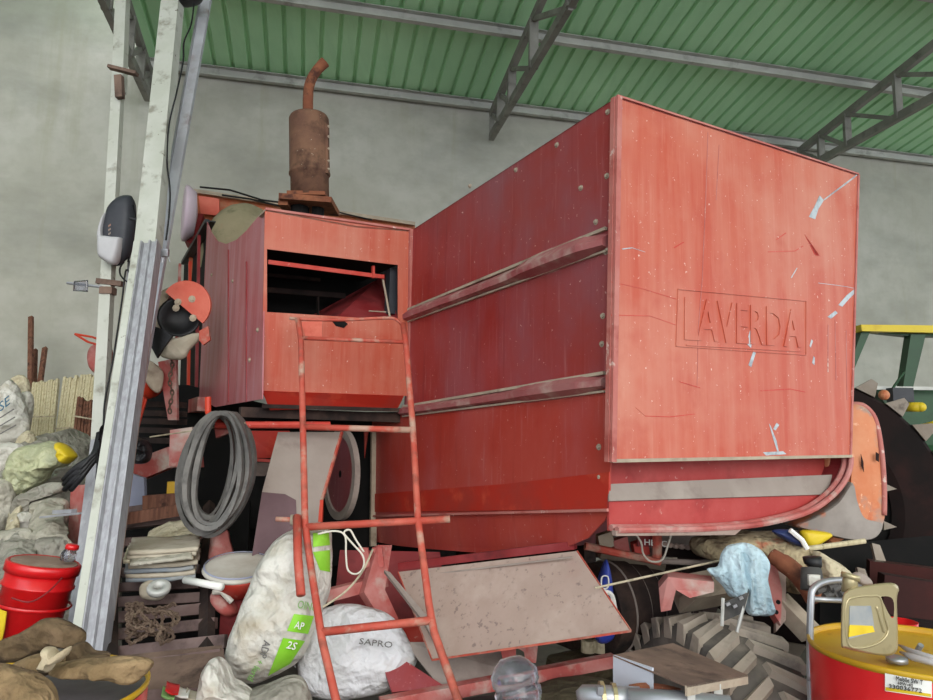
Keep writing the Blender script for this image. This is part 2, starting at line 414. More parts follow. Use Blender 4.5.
# corrugated roof
def roofz(s): return EAVE+.12+s*SLOPE
vs = []; fs = []; per = .19; k = 0
a = aL-.05; a1 = 15
prof = []
while a < a1:
    prof += [(a, 0), (a+.14, 0), (a+.152, .035), (a+.176, .035)]; a += per
for s in (-.05, 13.0):
    for (aa, dz) in prof: vs.append(wp(aa, s, roofz(s)+dz))
n = len(prof)
for i in range(n-1): fs.append((i, i+1, n+i+1, n+i))
m = len(vs); vs += [v+V((0, 0, .004)) for v in vs]
fs += [tuple(x+m for x in reversed(f)) for f in fs]
struct(_new('ceiling', vs, fs, 'roof_green'))
b = MB(); b.box(wp((aL-8)/2-.1, 3, 7.6), WD*((aL+8)/2), WN*3.2, V((0, 0, .03))); struct(b.build('ceiling', 'roof_green'))  # unseen upper ceiling added to darken the left part of the back wall
# purlins (C channels) and eave beam
ti = 1
for s in (.05, 1.3, 2.6, 3.9, 5.2, 6.5, 7.8, 9.1):
    b = MB(); z = roofz(s)
    b.box(wp((aL+15)/2, s, z-.06), WD*((15-aL)/2), WN*.004, V((0, 0, .055)))
    b.box(wp((aL+15)/2, s+.03, z-.008), WD*((15-aL)/2), WN*.03, V((0, 0, .004)))
    b.box(wp((aL+15)/2, s+.03, z-.112), WD*((15-aL)/2), WN*.03, V((0, 0, .004)))
    struct(b.build('trim_%d' % ti, 'galv')); ti += 1
# trusses
for px, py in ((148, 90), (492, 122), (800, 149)):
    a = (hit(px, py, W0+WN*.12, WN)-W0).dot(WD)
    b = MB(); L = 7.5
    zt = lambda s: roofz(s)-.19
    zb = zt(.1)-.28
    b.beam(wp(a, .1, zt(.1)), wp(a, L, zt(L)), .06, .09)
    b.beam(wp(a, .1, zb), wp(a, L, zb+.12), .06, .09)
    b.beam(wp(a, .12, zb-.04), wp(a, .12, zt(.1)+.05), .06, .06)
    for i, s in enumerate((.5, .95, 1.7, 2.7, 3.9, 5.2, 6.6)):
        b.beam(wp(a, s, zb), wp(a, s, zt(s)), .09, .04, WN)
        pr = (.12, .5, .95, 1.7, 2.7, 3.9, 5.2)[i]
        b.beam(wp(a, pr, zt(pr)), wp(a, s, zb), .045, .045)
    struct(b.build('trim_%d' % ti, 'galv_dark')); ti += 1

# ------------------------------------------------------------------ combine harvester frame of reference
U = V((-.518, .855, 0)).normalized(); VV = V((.855, .518, 0)).normalized(); Z = V((0, 0, 1))
A0 = P(617, 97, 2.44)
def RP(px, py, d=0): return hit(px, py, A0+U*d, U)          # rear face plane, d metres forward of it
def SP(px, py, d=0): return hit(px, py, A0+VV*d, VV)        # left flank plane, d metres inside
combine = thing('combine_harvester', (A0.x, A0.y+1.2, 0), 'large dusty red combine harvester parked with its rear corner facing out, rusty exhaust on top', 'combine harvester')
cb = combine
A = RP(617, 97); B = RP(858, 175); Cc = RP(850, 457); D = RP(611, 462)
# rear panel with paint chips in the sheet's own mesh
def chipmb(b, pts, off=.0012):
    b.poly([p-U*off for p in pts], .001, -U)
b = MB(); b.poly([A, B, Cc, D], .006, -U)
b.mi = 1
def jag(line, w):
    pts = []; 
    for i, (x, y) in enumerate(line):
        pts.append((x-w*random.uniform(.5, 1.2), y-w*random.uniform(.4, 1)))
    for i, (x, y) in reversed(list(enumerate(line))):
        pts.append((x+w*random.uniform(.3, 1.2), y+w*random.uniform(.3, 1)))
    return [RP(*p) for p in pts]
for line, w in (([(857, 175), (845, 184), (832, 194), (824, 200)], .8), ([(822, 198), (817, 208), (812, 218)], 2.8),
                ([(857, 289), (848, 287), (835, 285), (818, 283)], .5), ([(856, 290), (848, 297), (840, 306)], 1.8), ([(836, 312), (829, 318)], 1.6),
                ([(752, 332), (749, 346)], 2.4), ([(755, 352), (750, 366)], 1.6), ([(812, 340), (810, 347)], 1.2), ([(814, 357), (813, 364)], 1.2),
                ([(770, 425), (775, 440), (778, 452)], 1.6), ([(774, 430), (778, 424)], 1.4), ([(765, 454), (785, 453)], 2),
                ([(797, 268), (791, 278)], .6), ([(622, 249), (632, 248), (645, 252)], .6), ([(617, 99), (621, 103), (620, 108)], 2.2), ([(613, 345), (614, 352)], 1.0), ([(612, 430), (616, 436)], 1.4)):
    chipmb(b, jag(line, w))
b.mi = 2
for line, w in (([(708, 132), (706, 190), (702, 280), (698, 330), (697, 385)], .35), ([(719, 145), (716, 200)], .3), ([(835, 320), (836, 380)], .5), ([(828, 325), (828, 372)], .5), ([(846, 330), (847, 400)], .4)):
    chipmb(b, jag(line, w), .001)
b.mi = 3
for line, w in (([(611, 282), (640, 288), (676, 299)], .5), ([(611, 315), (650, 316), (676, 325)], .5), ([(768, 252), (795, 251), (803, 246)], .5), ([(636, 408), (645, 416), (670, 417), (695, 414)], .5),
                ([(760, 391), (790, 389), (805, 392)], .6), ([(674, 248), (684, 242)], .6), ([(776, 240), (786, 233)], .5), ([(680, 382), (700, 388)], .7), ([(805, 235), (815, 255), (820, 256)], .8)):
    chipmb(b, jag(line, w), .001)
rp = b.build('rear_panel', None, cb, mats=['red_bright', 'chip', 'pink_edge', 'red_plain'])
# embossed name in a frame
def on(px, py, off=.001): return hit(px, py, A0-U*off, U)
o = on(684, 340); text('lettering', 'LAVERDA', o, on(801, 348)-o, on(684.5, 297)-o, 'red_bright', rp, ext=.0035, bevel=.014)
b = MB()
for (p, q) in (((678, 289), (806, 301)), ((806, 301), (806, 355)), ((806, 355), (676, 346)), ((676, 346), (678, 289)), ((686, 345), (801, 351.5))):
    b.beam(on(*p), on(*q), .004, .006, U)
b.build('raised_border', 'red_bright', rp)
# corner flange, bottom lip, side lip
b = MB(); b.beam(A-U*.006+VV*.004, D-U*.006+VV*.004, .022, .012, U)
b.beam(A-VV*.006+U*.012, D-VV*.006+U*.012, .02, .01, VV)
b.build('corner_flange', 'pink_edge', cb)
b = MB(); b.beam(D-U*.004+Z*.004, Cc-U*.004+Z*.004, .014, .012); b.build('bottom_lip', 'dust', cb)
b = MB(); b.beam(B, Cc, .012, .012); b.build('right_lip', 'pink_edge', cb)
b = MB(); b.beam(A+Z*.004, B+Z*.004, .012, .008); b.build('top_lip', 'pink_edge', cb)
# left flank: three pressed sheets and two ribs
TF = SP(409, 232); R1n, R1f = SP(608, 243), SP(408, 318); R2n, R2f = SP(606, 383), SP(404, 412)
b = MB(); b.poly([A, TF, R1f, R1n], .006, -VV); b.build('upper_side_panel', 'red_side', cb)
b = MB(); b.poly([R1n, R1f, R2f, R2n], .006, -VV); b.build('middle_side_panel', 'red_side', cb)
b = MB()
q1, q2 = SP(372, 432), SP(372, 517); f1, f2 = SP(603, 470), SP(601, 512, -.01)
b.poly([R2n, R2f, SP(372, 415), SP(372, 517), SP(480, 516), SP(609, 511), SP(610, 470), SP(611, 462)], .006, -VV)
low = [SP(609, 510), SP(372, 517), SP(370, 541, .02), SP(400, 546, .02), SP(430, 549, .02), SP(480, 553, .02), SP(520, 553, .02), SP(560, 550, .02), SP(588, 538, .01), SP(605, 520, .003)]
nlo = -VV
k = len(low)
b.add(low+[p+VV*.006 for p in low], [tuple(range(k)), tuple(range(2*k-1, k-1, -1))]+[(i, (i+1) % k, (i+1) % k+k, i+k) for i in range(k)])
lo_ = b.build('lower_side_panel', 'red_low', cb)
b = MB(); b.poly([SP(372, 494, -.006), SP(505, 484, -.006), SP(609, 472, -.006), SP(608, 509, -.008), SP(372, 512, -.006)], .004, -VV); b.build('exposed_paint_band', 'bright_red_patch', lo_)
b = MB(); b.beam(SP(372, 516, -.012), SP(608, 510, -.014), .012, .01); b.build('fold_edge', 'pink_edge', lo_)
def rib(n0, f0, up=.05, out=.05):
    b = MB(); N_ = 14; vs = []; random.seed(int(n0.z*100))
    for i in range(N_+1):
        t = i/N_; c = n0*(1-t)+f0*t
        w = (1.15 if t < .35 else .85)*(1+.1*math.sin(t*9)); w *= .55 if t < .03 else 1
        vs += [c+Z*up*.75*w+VV*.002, c-VV*out*.8*w+Z*.012, c-VV*out*.75*w-Z*.012, c-Z*.03*w+VV*.002]
    fs = []
    for i in range(N_):
        for j in range(3): fs.append((i*4+j, i*4+j+1, i*4+j+5, i*4+j+4))
        fs.append((i*4+3, i*4, i*4+4, i*4+7))
    fs += [(0, 1, 2, 3), (N_*4+3, N_*4+2, N_*4+1, N_*4)]
    b.add(vs, fs); r = b.build('side_rib', 'rib_paint', cb)
    b = MB()
    b.beam(n0+Z*(up*.72)-VV*.008, f0+Z*(up*.6)-VV*.008, .012, .012); b.beam(n0-Z*.03-VV*.006, f0-Z*.024-VV*.006, .012, .008)
    b.build('dust_line', 'dust', r)
rib(R1n, R1f, .075, .06); rib(R2n, R2f, .05, .05)
b = MB()
for i in range(8):
    t = i/7; pt = R1n*(1-.5*t)+(R1f)*.5*t
    b.ball(pt-VV*(.03)+Z*(.03*math.sin(t*3)), .028*(1-.5*t), 8, 6, (1.6, 1.6, .6))
# bolts
def bolt(c, n, r=.009, parent=None):
    b = MB(); b.lathe(c, n, [(r*1.5, -.002), (r*1.5, .002), (r, .002), (r*.9, .008), (r*.3, .009)], 8); b.build('bolt', 'dust', parent or cb)
for px, py in ((608, 112), (607, 176), (608, 250), (606, 252), (603, 316), (602, 344), (601, 384), (599, 447), (557, 145), (516, 170), (581, 188), (596, 222), (470, 186), (600, 477)):
    bolt(SP(px, py), -VV, .008)
# right sheet, roof sheet and floor pan closing the hood
FB = TF+(B-A); b = MB()
b.poly([B, FB, V((FB.x, FB.y, D.z)), Cc], .006, VV); b.build('right_side_panel', 'red_side', cb)
b = MB(); b.poly([A, B, FB, TF], .006, Z); b.build('hood_roof', 'red_side', cb)
# discharge mouth under the rear panel
b = MB(); d = .12
b.poly([RP(609, 455, d), RP(852, 452, d), RP(846, 484, d), RP(700, 488, d), RP(609, 494, d)], .006, -U); b.build('inner_upper_band', 'mouth_red', cb)
b = MB(); b.poly([RP(609, 484, .07), RP(846, 474, .07), RP(838, 494, .04), RP(609, 501, .04)], .006); b.build('inner_dusty_strip', 'dust_grey', cb)
mouth = [(609, 497), (838, 494), (825, 505), (805, 515), (775, 523), (740, 528), (700, 531), (609, 531)]
b = MB(); b.poly([RP(x, y, .05) for x, y in mouth], .01, -U); b.build('mouth_floor_panel', 'mouth_red', cb)
b = MB(); lipline = crom([RP(851, 457), RP(850, 468), RP(844, 482), RP(832, 496), RP(812, 510), RP(785, 519), RP(750, 525.5), RP(700, 529), RP(617, 530)], 30, False)
b.tube(lipline, .012, 8); b.tube([p+U*.03+Z*.004 for p in lipline], .012, 8); b.build('curved_lip', 'red_dusty', cb)
lipline = lipline[:-5]
vs = []; 
for p in lipline: vs += [p, p+U*.9]
b = MB(); b.add(vs+[v-Z*.006 for v in vs], [(2*i, 2*i+1, 2*i+3, 2*i+2) for i in range(len(lipline)-1)]+[tuple(len(vs)+x for x in (2*i+2, 2*i+3, 2*i+1, 2*i)) for i in range(len(lipline)-1)])
b.build('hood_floor_pan', 'red_dark', cb)
b = MB(); b.poly([RP(616, 531, -.005), RP(700, 532, -.005), RP(742, 529, -.005), RP(735, 535, -.0), RP(616, 536, -.0)], .02, -U); b.build('mouth_trim', 'dust_pink', cb)

# engine housing
H0 = SP(408, 360)
def HP(px, py, d=0): return hit(px, py, H0+U*d, U)
L0 = HP(264, 300)
def LP(px, py, d=0): return hit(px, py, L0+VV*d, VV)
hTL, hTR, hBR, hBL = HP(265, 209), HP(411, 230), HP(409, 408), HP(262, 399)
oTL, oTR, oBR, oBL = HP(267, 249), HP(398, 265), HP(398, 320), HP(267, 312)
b = MB()
b.poly([hTL, hTR, oTR, oTL], .006, -U); b.poly([hTR, HP(410, 320), oBR, oTR], .006, -U)
b.poly([hTL, oTL, oBL, HP(263, 312)], .006, -U); b.poly([HP(263, 312), oBL, oBR, HP(410, 320), HP(409, 396), HP(262, 392)], .006, -U)
hf = b.build('housing_rear_sheet', 'red_bright', cb)
b = MB(); b.poly([HP(262, 391, -.004), HP(404, 396, -.004), HP(398, 408, .04), HP(270, 410, .04)], .006); b.build('lower_chamfer', 'bright_red_patch', cb)
b = MB(); b.beam(hTR-U*.01, hBR-U*.01, .03, .02, U); b.beam(hTL-U*.004, hTR-U*.004, .012, .012); b.build('joint_flange', 'pink_edge', cb)
# left sheet of the housing with its dipped top edge
top = [LP(265, 209), LP(256, 219), LP(246, 231), LP(236, 240), LP(226, 244), LP(217, 241), LP(211, 232), LP(207, 222)]
left = [LP(199, 398), LP(215, 407), LP(262, 399)]
b = MB(); b.poly(top+left, .006, -VV); ls = b.build('housing_left_sheet', 'red_pinkish', cb)
b = MB()
for px in (228, 246): b.beam(LP(px, 262 if px > 230 else 250, -.004), LP(px, 402, -.004), .014, .006, VV)
b.build('pressed_bead', 'red_side', ls)
for px, py in ((233, 281), (212, 275), (258, 330), (250, 360)): bolt(LP(px, py), -VV, .009)
# dusty dome behind the dip, deck
dc = LP(244, 262, .40); b = MB()
b.ball(dc, .50, 28, 14, (.66, .8, .95)); b.build('rotary_air_screen', 'dome_dust', cb, True)
b = MB(); b.poly([hTL+VV*.5, hTR, hTR+U*1.5, hTL+VV*.5+U*1.5], .01, Z); b.poly([hTL, hTL+VV*.5, hTL+VV*.5+U*.12, hTL+U*.12], .01, Z); b.build('housing_top', 'dust', cb)
# cavity: back, slanted red sheet, bar, struts
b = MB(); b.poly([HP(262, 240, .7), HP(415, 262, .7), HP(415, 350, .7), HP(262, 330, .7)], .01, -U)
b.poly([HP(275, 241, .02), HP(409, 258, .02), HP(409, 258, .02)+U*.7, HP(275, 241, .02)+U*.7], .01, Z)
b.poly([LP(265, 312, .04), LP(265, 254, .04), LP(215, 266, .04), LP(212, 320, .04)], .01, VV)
b.build('cavity_lining', 'black_matt', cb)  # near-black lining paints the shade inside the open housing
b = MB(); b.poly([HP(330, 322, .02), HP(398, 321, .02), HP(388, 272, .25), HP(376, 280, .45), HP(300, 322, .6)], .008); b.build('cavity_red_sheet', 'red_dark', cb)
b = MB(); b.beam(HP(268, 262, .05), HP(384, 277, .05), .012, .022); b.beam(HP(373, 266, .05), HP(373, 278, .05), .02, .014); b.build('cavity_bar', 'red_plain', cb)
b = MB(); b.tube([HP(382, 275, .06), HP(385, 290, .06), HP(390, 318, .06)], .006, 6); b.tube([HP(369, 311, .04), HP(386, 312, .04)], .004, 6); b.build('latch_rod', 'dust', cb)
b = MB(); b.box(HP(392, 292, .1), VV*.03, U*.03, Z*.13); b.build('cavity_column', 'plastic_dark', cb)
# two small ledges seen in the dark
b = MB(); b.beam(HP(268, 290, .5), HP(345, 296, .5), .02, .03); b.beam(HP(268, 275, .6), HP(320, 280, .6), .02, .02); b.beam(HP(318, 293, .5), HP(318, 315, .5), .02, .01); b.build('cavity_ledge', 'dark_machine', cb)
# torn hole and dents on lower sheet
b = MB(); b.poly([HP(332, 321, -.003), HP(343, 320, -.003), HP(348, 324, -.003), HP(344, 328, -.003), HP(336, 326, -.003)], .002, -U); b.build('torn_hole', 'black_matt', hf)
b = MB(); b.poly([HP(301, 322, -.004), HP(322, 321, -.004), HP(322, 340, -.004), HP(306, 338, -.004)], .002, -U); b.build('inspection_plate', 'salmon', hf)
# housing underside
b = MB(); b.poly([HP(262, 408, .02), HP(405, 412, .02), HP(405, 412, 1.2), HP(262, 408, 1.2)], .02, -Z); b.build('housing_floor', 'dark_machine', cb)
b = MB(); b.beam(HP(240, 412, .1), HP(400, 418, .1), .05, .05); b.build('sill_beam', 'dark_machine', cb)

# left end: dark slanted frame with bars
b = MB(); s1, s2 = LP(207, 221), LP(183, 263, .02)
b.poly([s1, s2, s2+VV*.06-Z*.02, s1+VV*.06], .01); b.beam(s1, s2, .03, .03); b.build('slanted_frame', 'black', cb)
b = MB(); b.poly([LP(207, 224, .06), LP(184, 264, .06), LP(179, 412, .06), LP(200, 402, .06)], .01, -VV); b.build('opening_shade_panel', 'black_matt', cb)  # near-black panel painting the shaded interior of the open end
b = MB()
b.beam(LP(190, 262, .02), LP(188, 408, .02), .03, .02, VV); b.build('upright_bar', 'red_hot', cb)
b = MB(); b.beam(LP(199, 235, .0), LP(196, 404, .0), .025, .02, VV); b.build('upright_bar', 'red_dark', cb)
b = MB(); b.beam(LP(180, 264, .0), LP(174, 408, .0), .03, .02, VV); b.build('upright_bar', 'red_dusty', cb)
b = MB(); b.beam(LP(172, 412, .0), LP(203, 404, -.02), .07, .09); b.build('bottom_sill', 'red_dusty', cb)
# grain tank and cab body behind
b = MB()
GT = [P(187, 188, 5.6), P(415, 222, 6.0), P(415, 262, 6.0), P(190, 300, 5.6)]
b.poly(GT, .9, (GT[1]-GT[0]).cross(GT[3]-GT[0]).normalized()*-1 if (GT[1]-GT[0]).cross(GT[3]-GT[0]).dot(CAM-GT[0]) < 0 else None)
gt = b.build('grain_tank', 'orange_rust', cb)
b = MB(); q = [P(199, 196, 5.58), P(219, 199, 5.58), P(220, 216, 5.58), P(201, 214, 5.58)]
b.poly([p-V((0, .01, 0)) for p in q], .02); b.build('tank_hatch', 'salmon', gt)
b = MB(); b.beam(P(187, 190, 5.55), P(415, 224, 5.95), .03, .03); b.build('tank_rim', 'dust', gt)
b = MB(); b.poly([P(189, 212, 5.5), P(203, 214, 5.5), P(194, 245, 5.4), P(184, 240, 5.4)], .1); b.build('lamp_bracket', 'red_dark', cb)
lc = P(184, 213, 5.35)
b = MB(); ax = V((-.9, -.43, .0)).normalized()
b.lathe(lc, ax, [(.02, -.1), (.16, -.08), (.2, -.02), (.2, 0), (.17, .01), (.02, .015)], 28)
for i in range(len(b.v)): b.v[i] = V((b.v[i].x, b.v[i].y, lc.z+(b.v[i].z-lc.z)*1.12))
b.build('cab_lamp', 'lamp_pink', cb, True)
b = MB(); b.tube([P(200, 187, 5.5), P(230, 190, 5.5), P(262, 200, 5.4), P(300, 205, 5.4)], .008, 6); b.build('roof_cable', 'black', cb); b = MB(); b.tube([P(222, 195, 5.45), P(250, 199, 5.45), P(280, 206, 5.4)], .008, 6)
b.build('roof_cable', 'black', cb); b = MB(); b.tube([P(330, 210, 5.0), P(350, 215, 5.0), P(372, 220, 5.0)], .006, 6); b.build('roof_cable', 'black', cb)
# muffler
mY = 4.35
def axp(px, py): return P(px, py, mY)
c0, c1 = axp(310, 199), axp(309, 117)
w = (axp(329.5, 160)-axp(290, 160)).length/2
h = (c1-c0).length; ax = (c1-c0).normalized()
b = MB(); b.lathe(c0, ax, [(w*.95, 0), (w*.95, h*.28), (w*1.03, h*.29), (w*1.03, h*.31), (w, h*.32), (w, h*.97), (w*.93, h), (w*.3, h*1.02)], 36)
mf = b.build('exhaust_muffler', 'rust_muffler', cb, True)
b = MB(); b.beam(axp(328, 128)-V((0, .03, 0)), axp(328, 176)-V((0, .03, 0)), .02, .05, V((0, 1, 0))); b.build('muffler_seam', 'rust_muffler', mf)
for py in (130, 140, 152, 164, 172): bolt(axp(330, py)-V((0, .05, 0)), V((0, -1, 0)), .006, mf)
pw = (axp(313, 100)-axp(303, 100)).length/2
b = MB(); b.tube(crom([axp(308, 118), axp(308, 100), axp(309, 87), axp(313, 76), axp(320, 67), axp(325, 62)], 18, False), [pw*1.02]*14+[pw*1.05, pw*1.08, pw*1.1, pw*1.12], 14, caps=False)
b.build('exhaust_pipe', 'rust', mf, True)
b = MB(); b.box(axp(310, 205)+V((0, 0, 0)), V((.165, 0, -.01)), V((0, .14, 0)), Z*.018); b.box(axp(310, 199), V((.12, 0, 0)), V((0, .12, 0)), Z*.012)
b.box(axp(287, 207), V((.03, 0, 0)), V((0, .1, 0)), Z*.02); b.build('muffler_base', 'rust', mf)
b = MB(); b.tube([axp(300, 207), axp(300, 222)], .06, 12); b.tube([axp(318, 207), axp(318, 222)], .04, 12); b.build('manifold', 'black_matt', cb)

# work lamp with red half cover on the left end
lY = 3.95
def lpx(px, py, dy=0): return P(px, py, lY+dy)
lc = lpx(186, 305); R = (lpx(211, 305)-lpx(186, 305)).length
b = MB(); xr = RT; yr = UP
pts = []
for i in range(25):
    t = math.radians(-48+ i*(196)/24)
    pts.append(lc+(xr*math.cos(t)+yr*math.sin(t))*R*.98)
b.poly(pts, .02); cov = b.build('pulley_cover', 'salmon', cb)
for px, py in ((178, 302), (192, 299), (193, 318), (176, 308)): bolt(lpx(px, py, -.005), V((0, -1, 0)), .014, cov)
b = MB(); b.lathe(lpx(180, 318, .06), V((.25, -1, .1)), [(.02, -.05), (.10, -.05), (.115, .02), (.12, .03), (.105, .03), (.08, -.01), (.02, -.02)], 28); b.build('pulley', 'black', cb, True)
pillow('dusty_guard', [(150, 322), (153, 302), (163, 290), (178, 286), (170, 300), (165, 318), (170, 330), (160, 334)], 4.03, .03, 'dust', cb, amp=.01, seed=3)
b = MB(); b.poly([lpx(x, y, -.02) for x, y in ((148, 324), (165, 330), (172, 336), (163, 348), (157, 358), (150, 345))], .02); b.build('black_flap', 'black', cb)
pillow('hanging_guard_cloth', [(158, 350), (163, 336), (175, 338), (195, 333), (203, 336), (190, 350), (185, 358), (175, 360), (162, 357)], 4.0, .03, 'paper', cb, amp=.012, seed=5)
b = MB(); b.poly([lpx(x, y, -.02) for x, y in ((199, 331), (208, 326), (210, 340), (203, 345), (199, 340))], .02); b.build('cover_bracket', 'red_tube', cb)
# hanging drive chain, red bowl
def chain(b, pts, link=.03, r=.0035):
    pts = [V(p) for p in pts]
    for i in range(len(pts)-1):
        d = pts[i+1]-pts[i]; c = (pts[i]+pts[i+1])/2; d_ = d.normalized()
        s = d_.cross(V((0, 1, 0)) if i % 2 else V((1, .3, 0))); s.normalize()
        ring = [c+d_*(math.cos(t)*d.length*.62)+s*(math.sin(t)*d.length*.34) for t in [2*math.pi*k/10 for k in range(10)]]
        b.tube(ring, r, 5, closed=True)
b = MB(); chain(b, [P(171+1.5*math.sin(k), 358+k*4.6, 4.1) for k in range(13)], r=.005); b.build('hanging_chain', 'chain', cb)
b = MB(); b.poly([P(158, 362, 4.2), P(176, 358, 4.2), P(177, 420, 4.2), P(168, 420, 4.2)], .03); b.build('belt_guard', 'red_dusty', cb)
b = MB(); b.ball(P(147, 382, 4.3), .105, 20, 12, (1, 1, 1)); b.build('red_round_cap', 'red_hot', cb, True)
pillow('dusty_guard', [(140, 368), (148, 360), (163, 372), (160, 392), (150, 388)], 4.17, .02, 'dust', cb, seed=9)
b = MB(); b.beam(P(143, 398, 4.2), P(131, 440, 4.1), .03, .03); b.beam(P(146, 399, 4.2), P(134, 440, 4.1), .012, .012); b.build('lever', 'red_hot', cb)
pillow('end_cap', [(88, 356), (92, 346), (104, 342), (112, 350), (110, 366), (98, 374), (90, 368)], 4.9, .05, 'red_dusty', cb, amp=0)
b = MB(); b.tube([P(75, 334, 4.7), P(88, 342, 4.7), P(102, 346, 4.6)], .008, 6); b.tube([P(75, 334, 4.7), P(92, 337, 4.7), P(104, 341, 4.6)], .008, 6); b.build('thin_red_fork', 'red_hot', cb)
# arms left of belts
b = MB(); b.poly([P(122, 464, 4.0), P(168, 447, 3.9), P(196, 450, 3.9), P(196, 466, 3.9), P(168, 468, 3.9), P(124, 487, 4.0)], .06); b.build('support_arm', 'red_dusty', cb)
b = MB(); b.poly([P(170, 430, 3.85), P(192, 427, 3.85), P(196, 468, 3.85), P(169, 466, 3.85)], .12); b.build('support_block', 'red_dusty', cb)
b = MB()
for y in (404, 413, 421, 430, 440): b.beam(P(132, y, 4.5), P(182, y+1, 4.4), .1, .035)
b.build('drive_housing', 'dark_machine', cb)
b = MB(); b.poly([P(120, 385, 4.8), P(188, 385, 4.8), P(290, 410, 4.7), P(290, 520, 4.7), P(120, 560, 4.8)], .05); b.poly([P(186, 412, 5.2), P(420, 412, 5.2), P(420, 640, 4.6), P(186, 640, 4.6)], .3); b.build('shade_backing', 'black_matt', cb)  # near-black sheets stand in for the shade below the housing
b = MB(); b.tube([P(208, 397, 3.35), P(208, 412, 3.35), P(212, 419, 3.33), P(222, 424, 3.32)], .015, 8); b.build('red_hook', 'red_hot', cb)
b = MB(); b.poly([P(214, 425, 3.35), P(232, 425, 3.35), P(232, 432, 3.35), P(216, 438, 3.35)], .04); b.build('hook_plate', 'red_dusty', cb)
# mid section below the housing
b = MB(); b.tube([P(215, 425, 3.3), P(330, 425, 3.5)], .017, 8); b.build('cross_tube', 'red_plain', cb)
b = MB(); b.tube([P(330, 427, 3.5), P(405, 429, 3.6)], .012, 8); b.build('cross_rod', 'red_dark', cb)
b = MB(); b.poly([P(243, 431, 3.6), P(290, 431, 3.7), P(280, 458, 3.7), P(243, 458, 3.6)], .03); b.beam(P(243, 459, 3.58), P(275, 461, 3.6), .02, .015); b.build('red_skirt', 'bright_red_patch', cb)
b = MB(); b.poly([P(243, 463, 3.65), P(275, 463, 3.7), P(265, 476, 3.7), P(243, 476, 3.65)], .03); b.build('inner_plate', 'dust_grey', cb)
b = MB(); g0, g1, g2 = P(278, 432, 3.5), P(342, 432, 3.62), P(252, 556, 3.25); gn = (g1-g0).cross(g2-g0).normalized()
def GP(x, y, d=0): return hit(x, y, g0+V((0, d, 0)), gn)
b.poly([GP(278, 432), GP(342, 432), GP(322, 498), GP(318, 556), GP(252, 556), GP(262, 492)], .012)
sp = b.build('slanted_guard_plate', 'dust_grey', cb)
b = MB(); b.poly([GP(262, 492, -.006), GP(285, 494, -.006), GP(296, 500, -.006), GP(298, 556, -.006), GP(252, 556, -.006)], .003); b.build('plum_stain', 'plum', sp)
b = MB(); b.beam(GP(342, 432, -.003), GP(322, 500, -.003), .012, .012); b.build('plate_edge', 'red_tube', sp)
b = MB(); b.poly([P(300, 430, 4.3), P(378, 430, 4.3), P(378, 560, 4.2), P(300, 570, 4.2)], .04); b.build('inner_shade_sheet', 'black_matt', cb)  # near-black sheet painting the dark behind the fan
# elliptical drum face, belt ring around it
dcen = P(338, 474, 3.9); dax = (V((-.86, -.51, .0))).normalized(); Rr = .235
b = MB(); b.lathe(dcen+dax*.0, dax, [(.02, -.012), (Rr*.9, -.012)], 36, capends=False); b.build('fan_disc', 'red_side', cb)
b = MB(); b.lathe(dcen, dax, [(Rr*.87, 0), (Rr*1.05, 0), (Rr*1.05, -.03), (Rr*.87, -.03), (Rr*.87, 0)], 40, capends=False); b.build('fan_ring', 'dust_grey', cb)
# vertical flange
b = MB(); b.beam(SP(368, 430), SP(367, 556), .02, .05, VV); b.build('upright_flange', 'red_plain', cb)
b = MB(); b.beam(SP(374, 432, -.01), SP(373, 546, -.01), .02, .035, VV); b.build('dusty_flange', 'dust', cb)
b = MB(); b.poly([P(320, 500, 3.3), P(323, 500, 3.3), P(322, 522, 3.3), P(318, 522, 3.3)], .02); b.build('red_tab', 'red_hot', cb)
# under-frame
b = MB(); b.beam(P(325, 596, 3.0), P(386, 580, 3.2), .035, .05); b.build('frame_arm', 'red_dusty', cb)
b = MB(); b.poly([P(378, 545, 3.1), P(392, 545, 3.15), P(385, 590, 3.1), P(400, 622, 3.05), P(385, 626, 3.0), P(364, 592, 3.05)], .05); b.build('upright_bracket', 'red_dusty', cb)
b = MB(); b.poly([P(340, 550, 3.5), P(440, 552, 3.6), P(450, 640, 3.4), P(330, 640, 3.3)], .05); b.build('axle_plate', 'red_dark', cb)
for x in (358, 372):
    b = MB(); b.poly([P(x, 548, 3.1), P(x+10, 548, 3.1), P(x+12, 566, 3.1), P(x+8, 568, 3.1)], .02); b.build('small_tab', 'red_dusty', cb)
b = MB(); b.poly([P(384, 570, 2.95), P(390, 572, 2.95), P(432, 622, 2.8), P(440, 640, 2.75), P(434, 640, 2.75), P(424, 622, 2.8)], .02); b.build('steel_strut', 'dust_grey', cb)
b = MB(); b.poly([P(400, 622, 3.2), P(440, 618, 3.2), P(452, 640, 3.1), P(402, 645, 3.1)], .03); b.build('red_gusset', 'red_plain', cb)
b = MB(); b.poly([P(405, 642, 2.9), P(498, 642, 2.95), P(506, 670, 2.85), P(442, 690, 2.8)], .01); b.build('lower_dusty_plate', 'dust_grey', cb)
b = MB(); b.poly([P(398, 656, 2.85), P(446, 687, 2.78), P(392, 692, 2.75), P(385, 672, 2.8)], .02); b.build('lower_red_plate', 'red_side', cb)
b = MB(); b.beam(P(380, 705, 2.7), P(614, 660, 2.95), .045, .045); b.build('frame_tube', 'red_dusty', cb)
b = MB(); b.poly([P(500, 648, 2.8), P(516, 646, 2.8), P(516, 664, 2.8), P(505, 668, 2.8)], .03); b.poly([P(517, 648, 2.8), P(538, 645, 2.8), P(536, 663, 2.8), P(526, 663, 2.8), P(524, 652, 2.8)], .03); b.build('tow_bracket', 'red_dusty', cb)
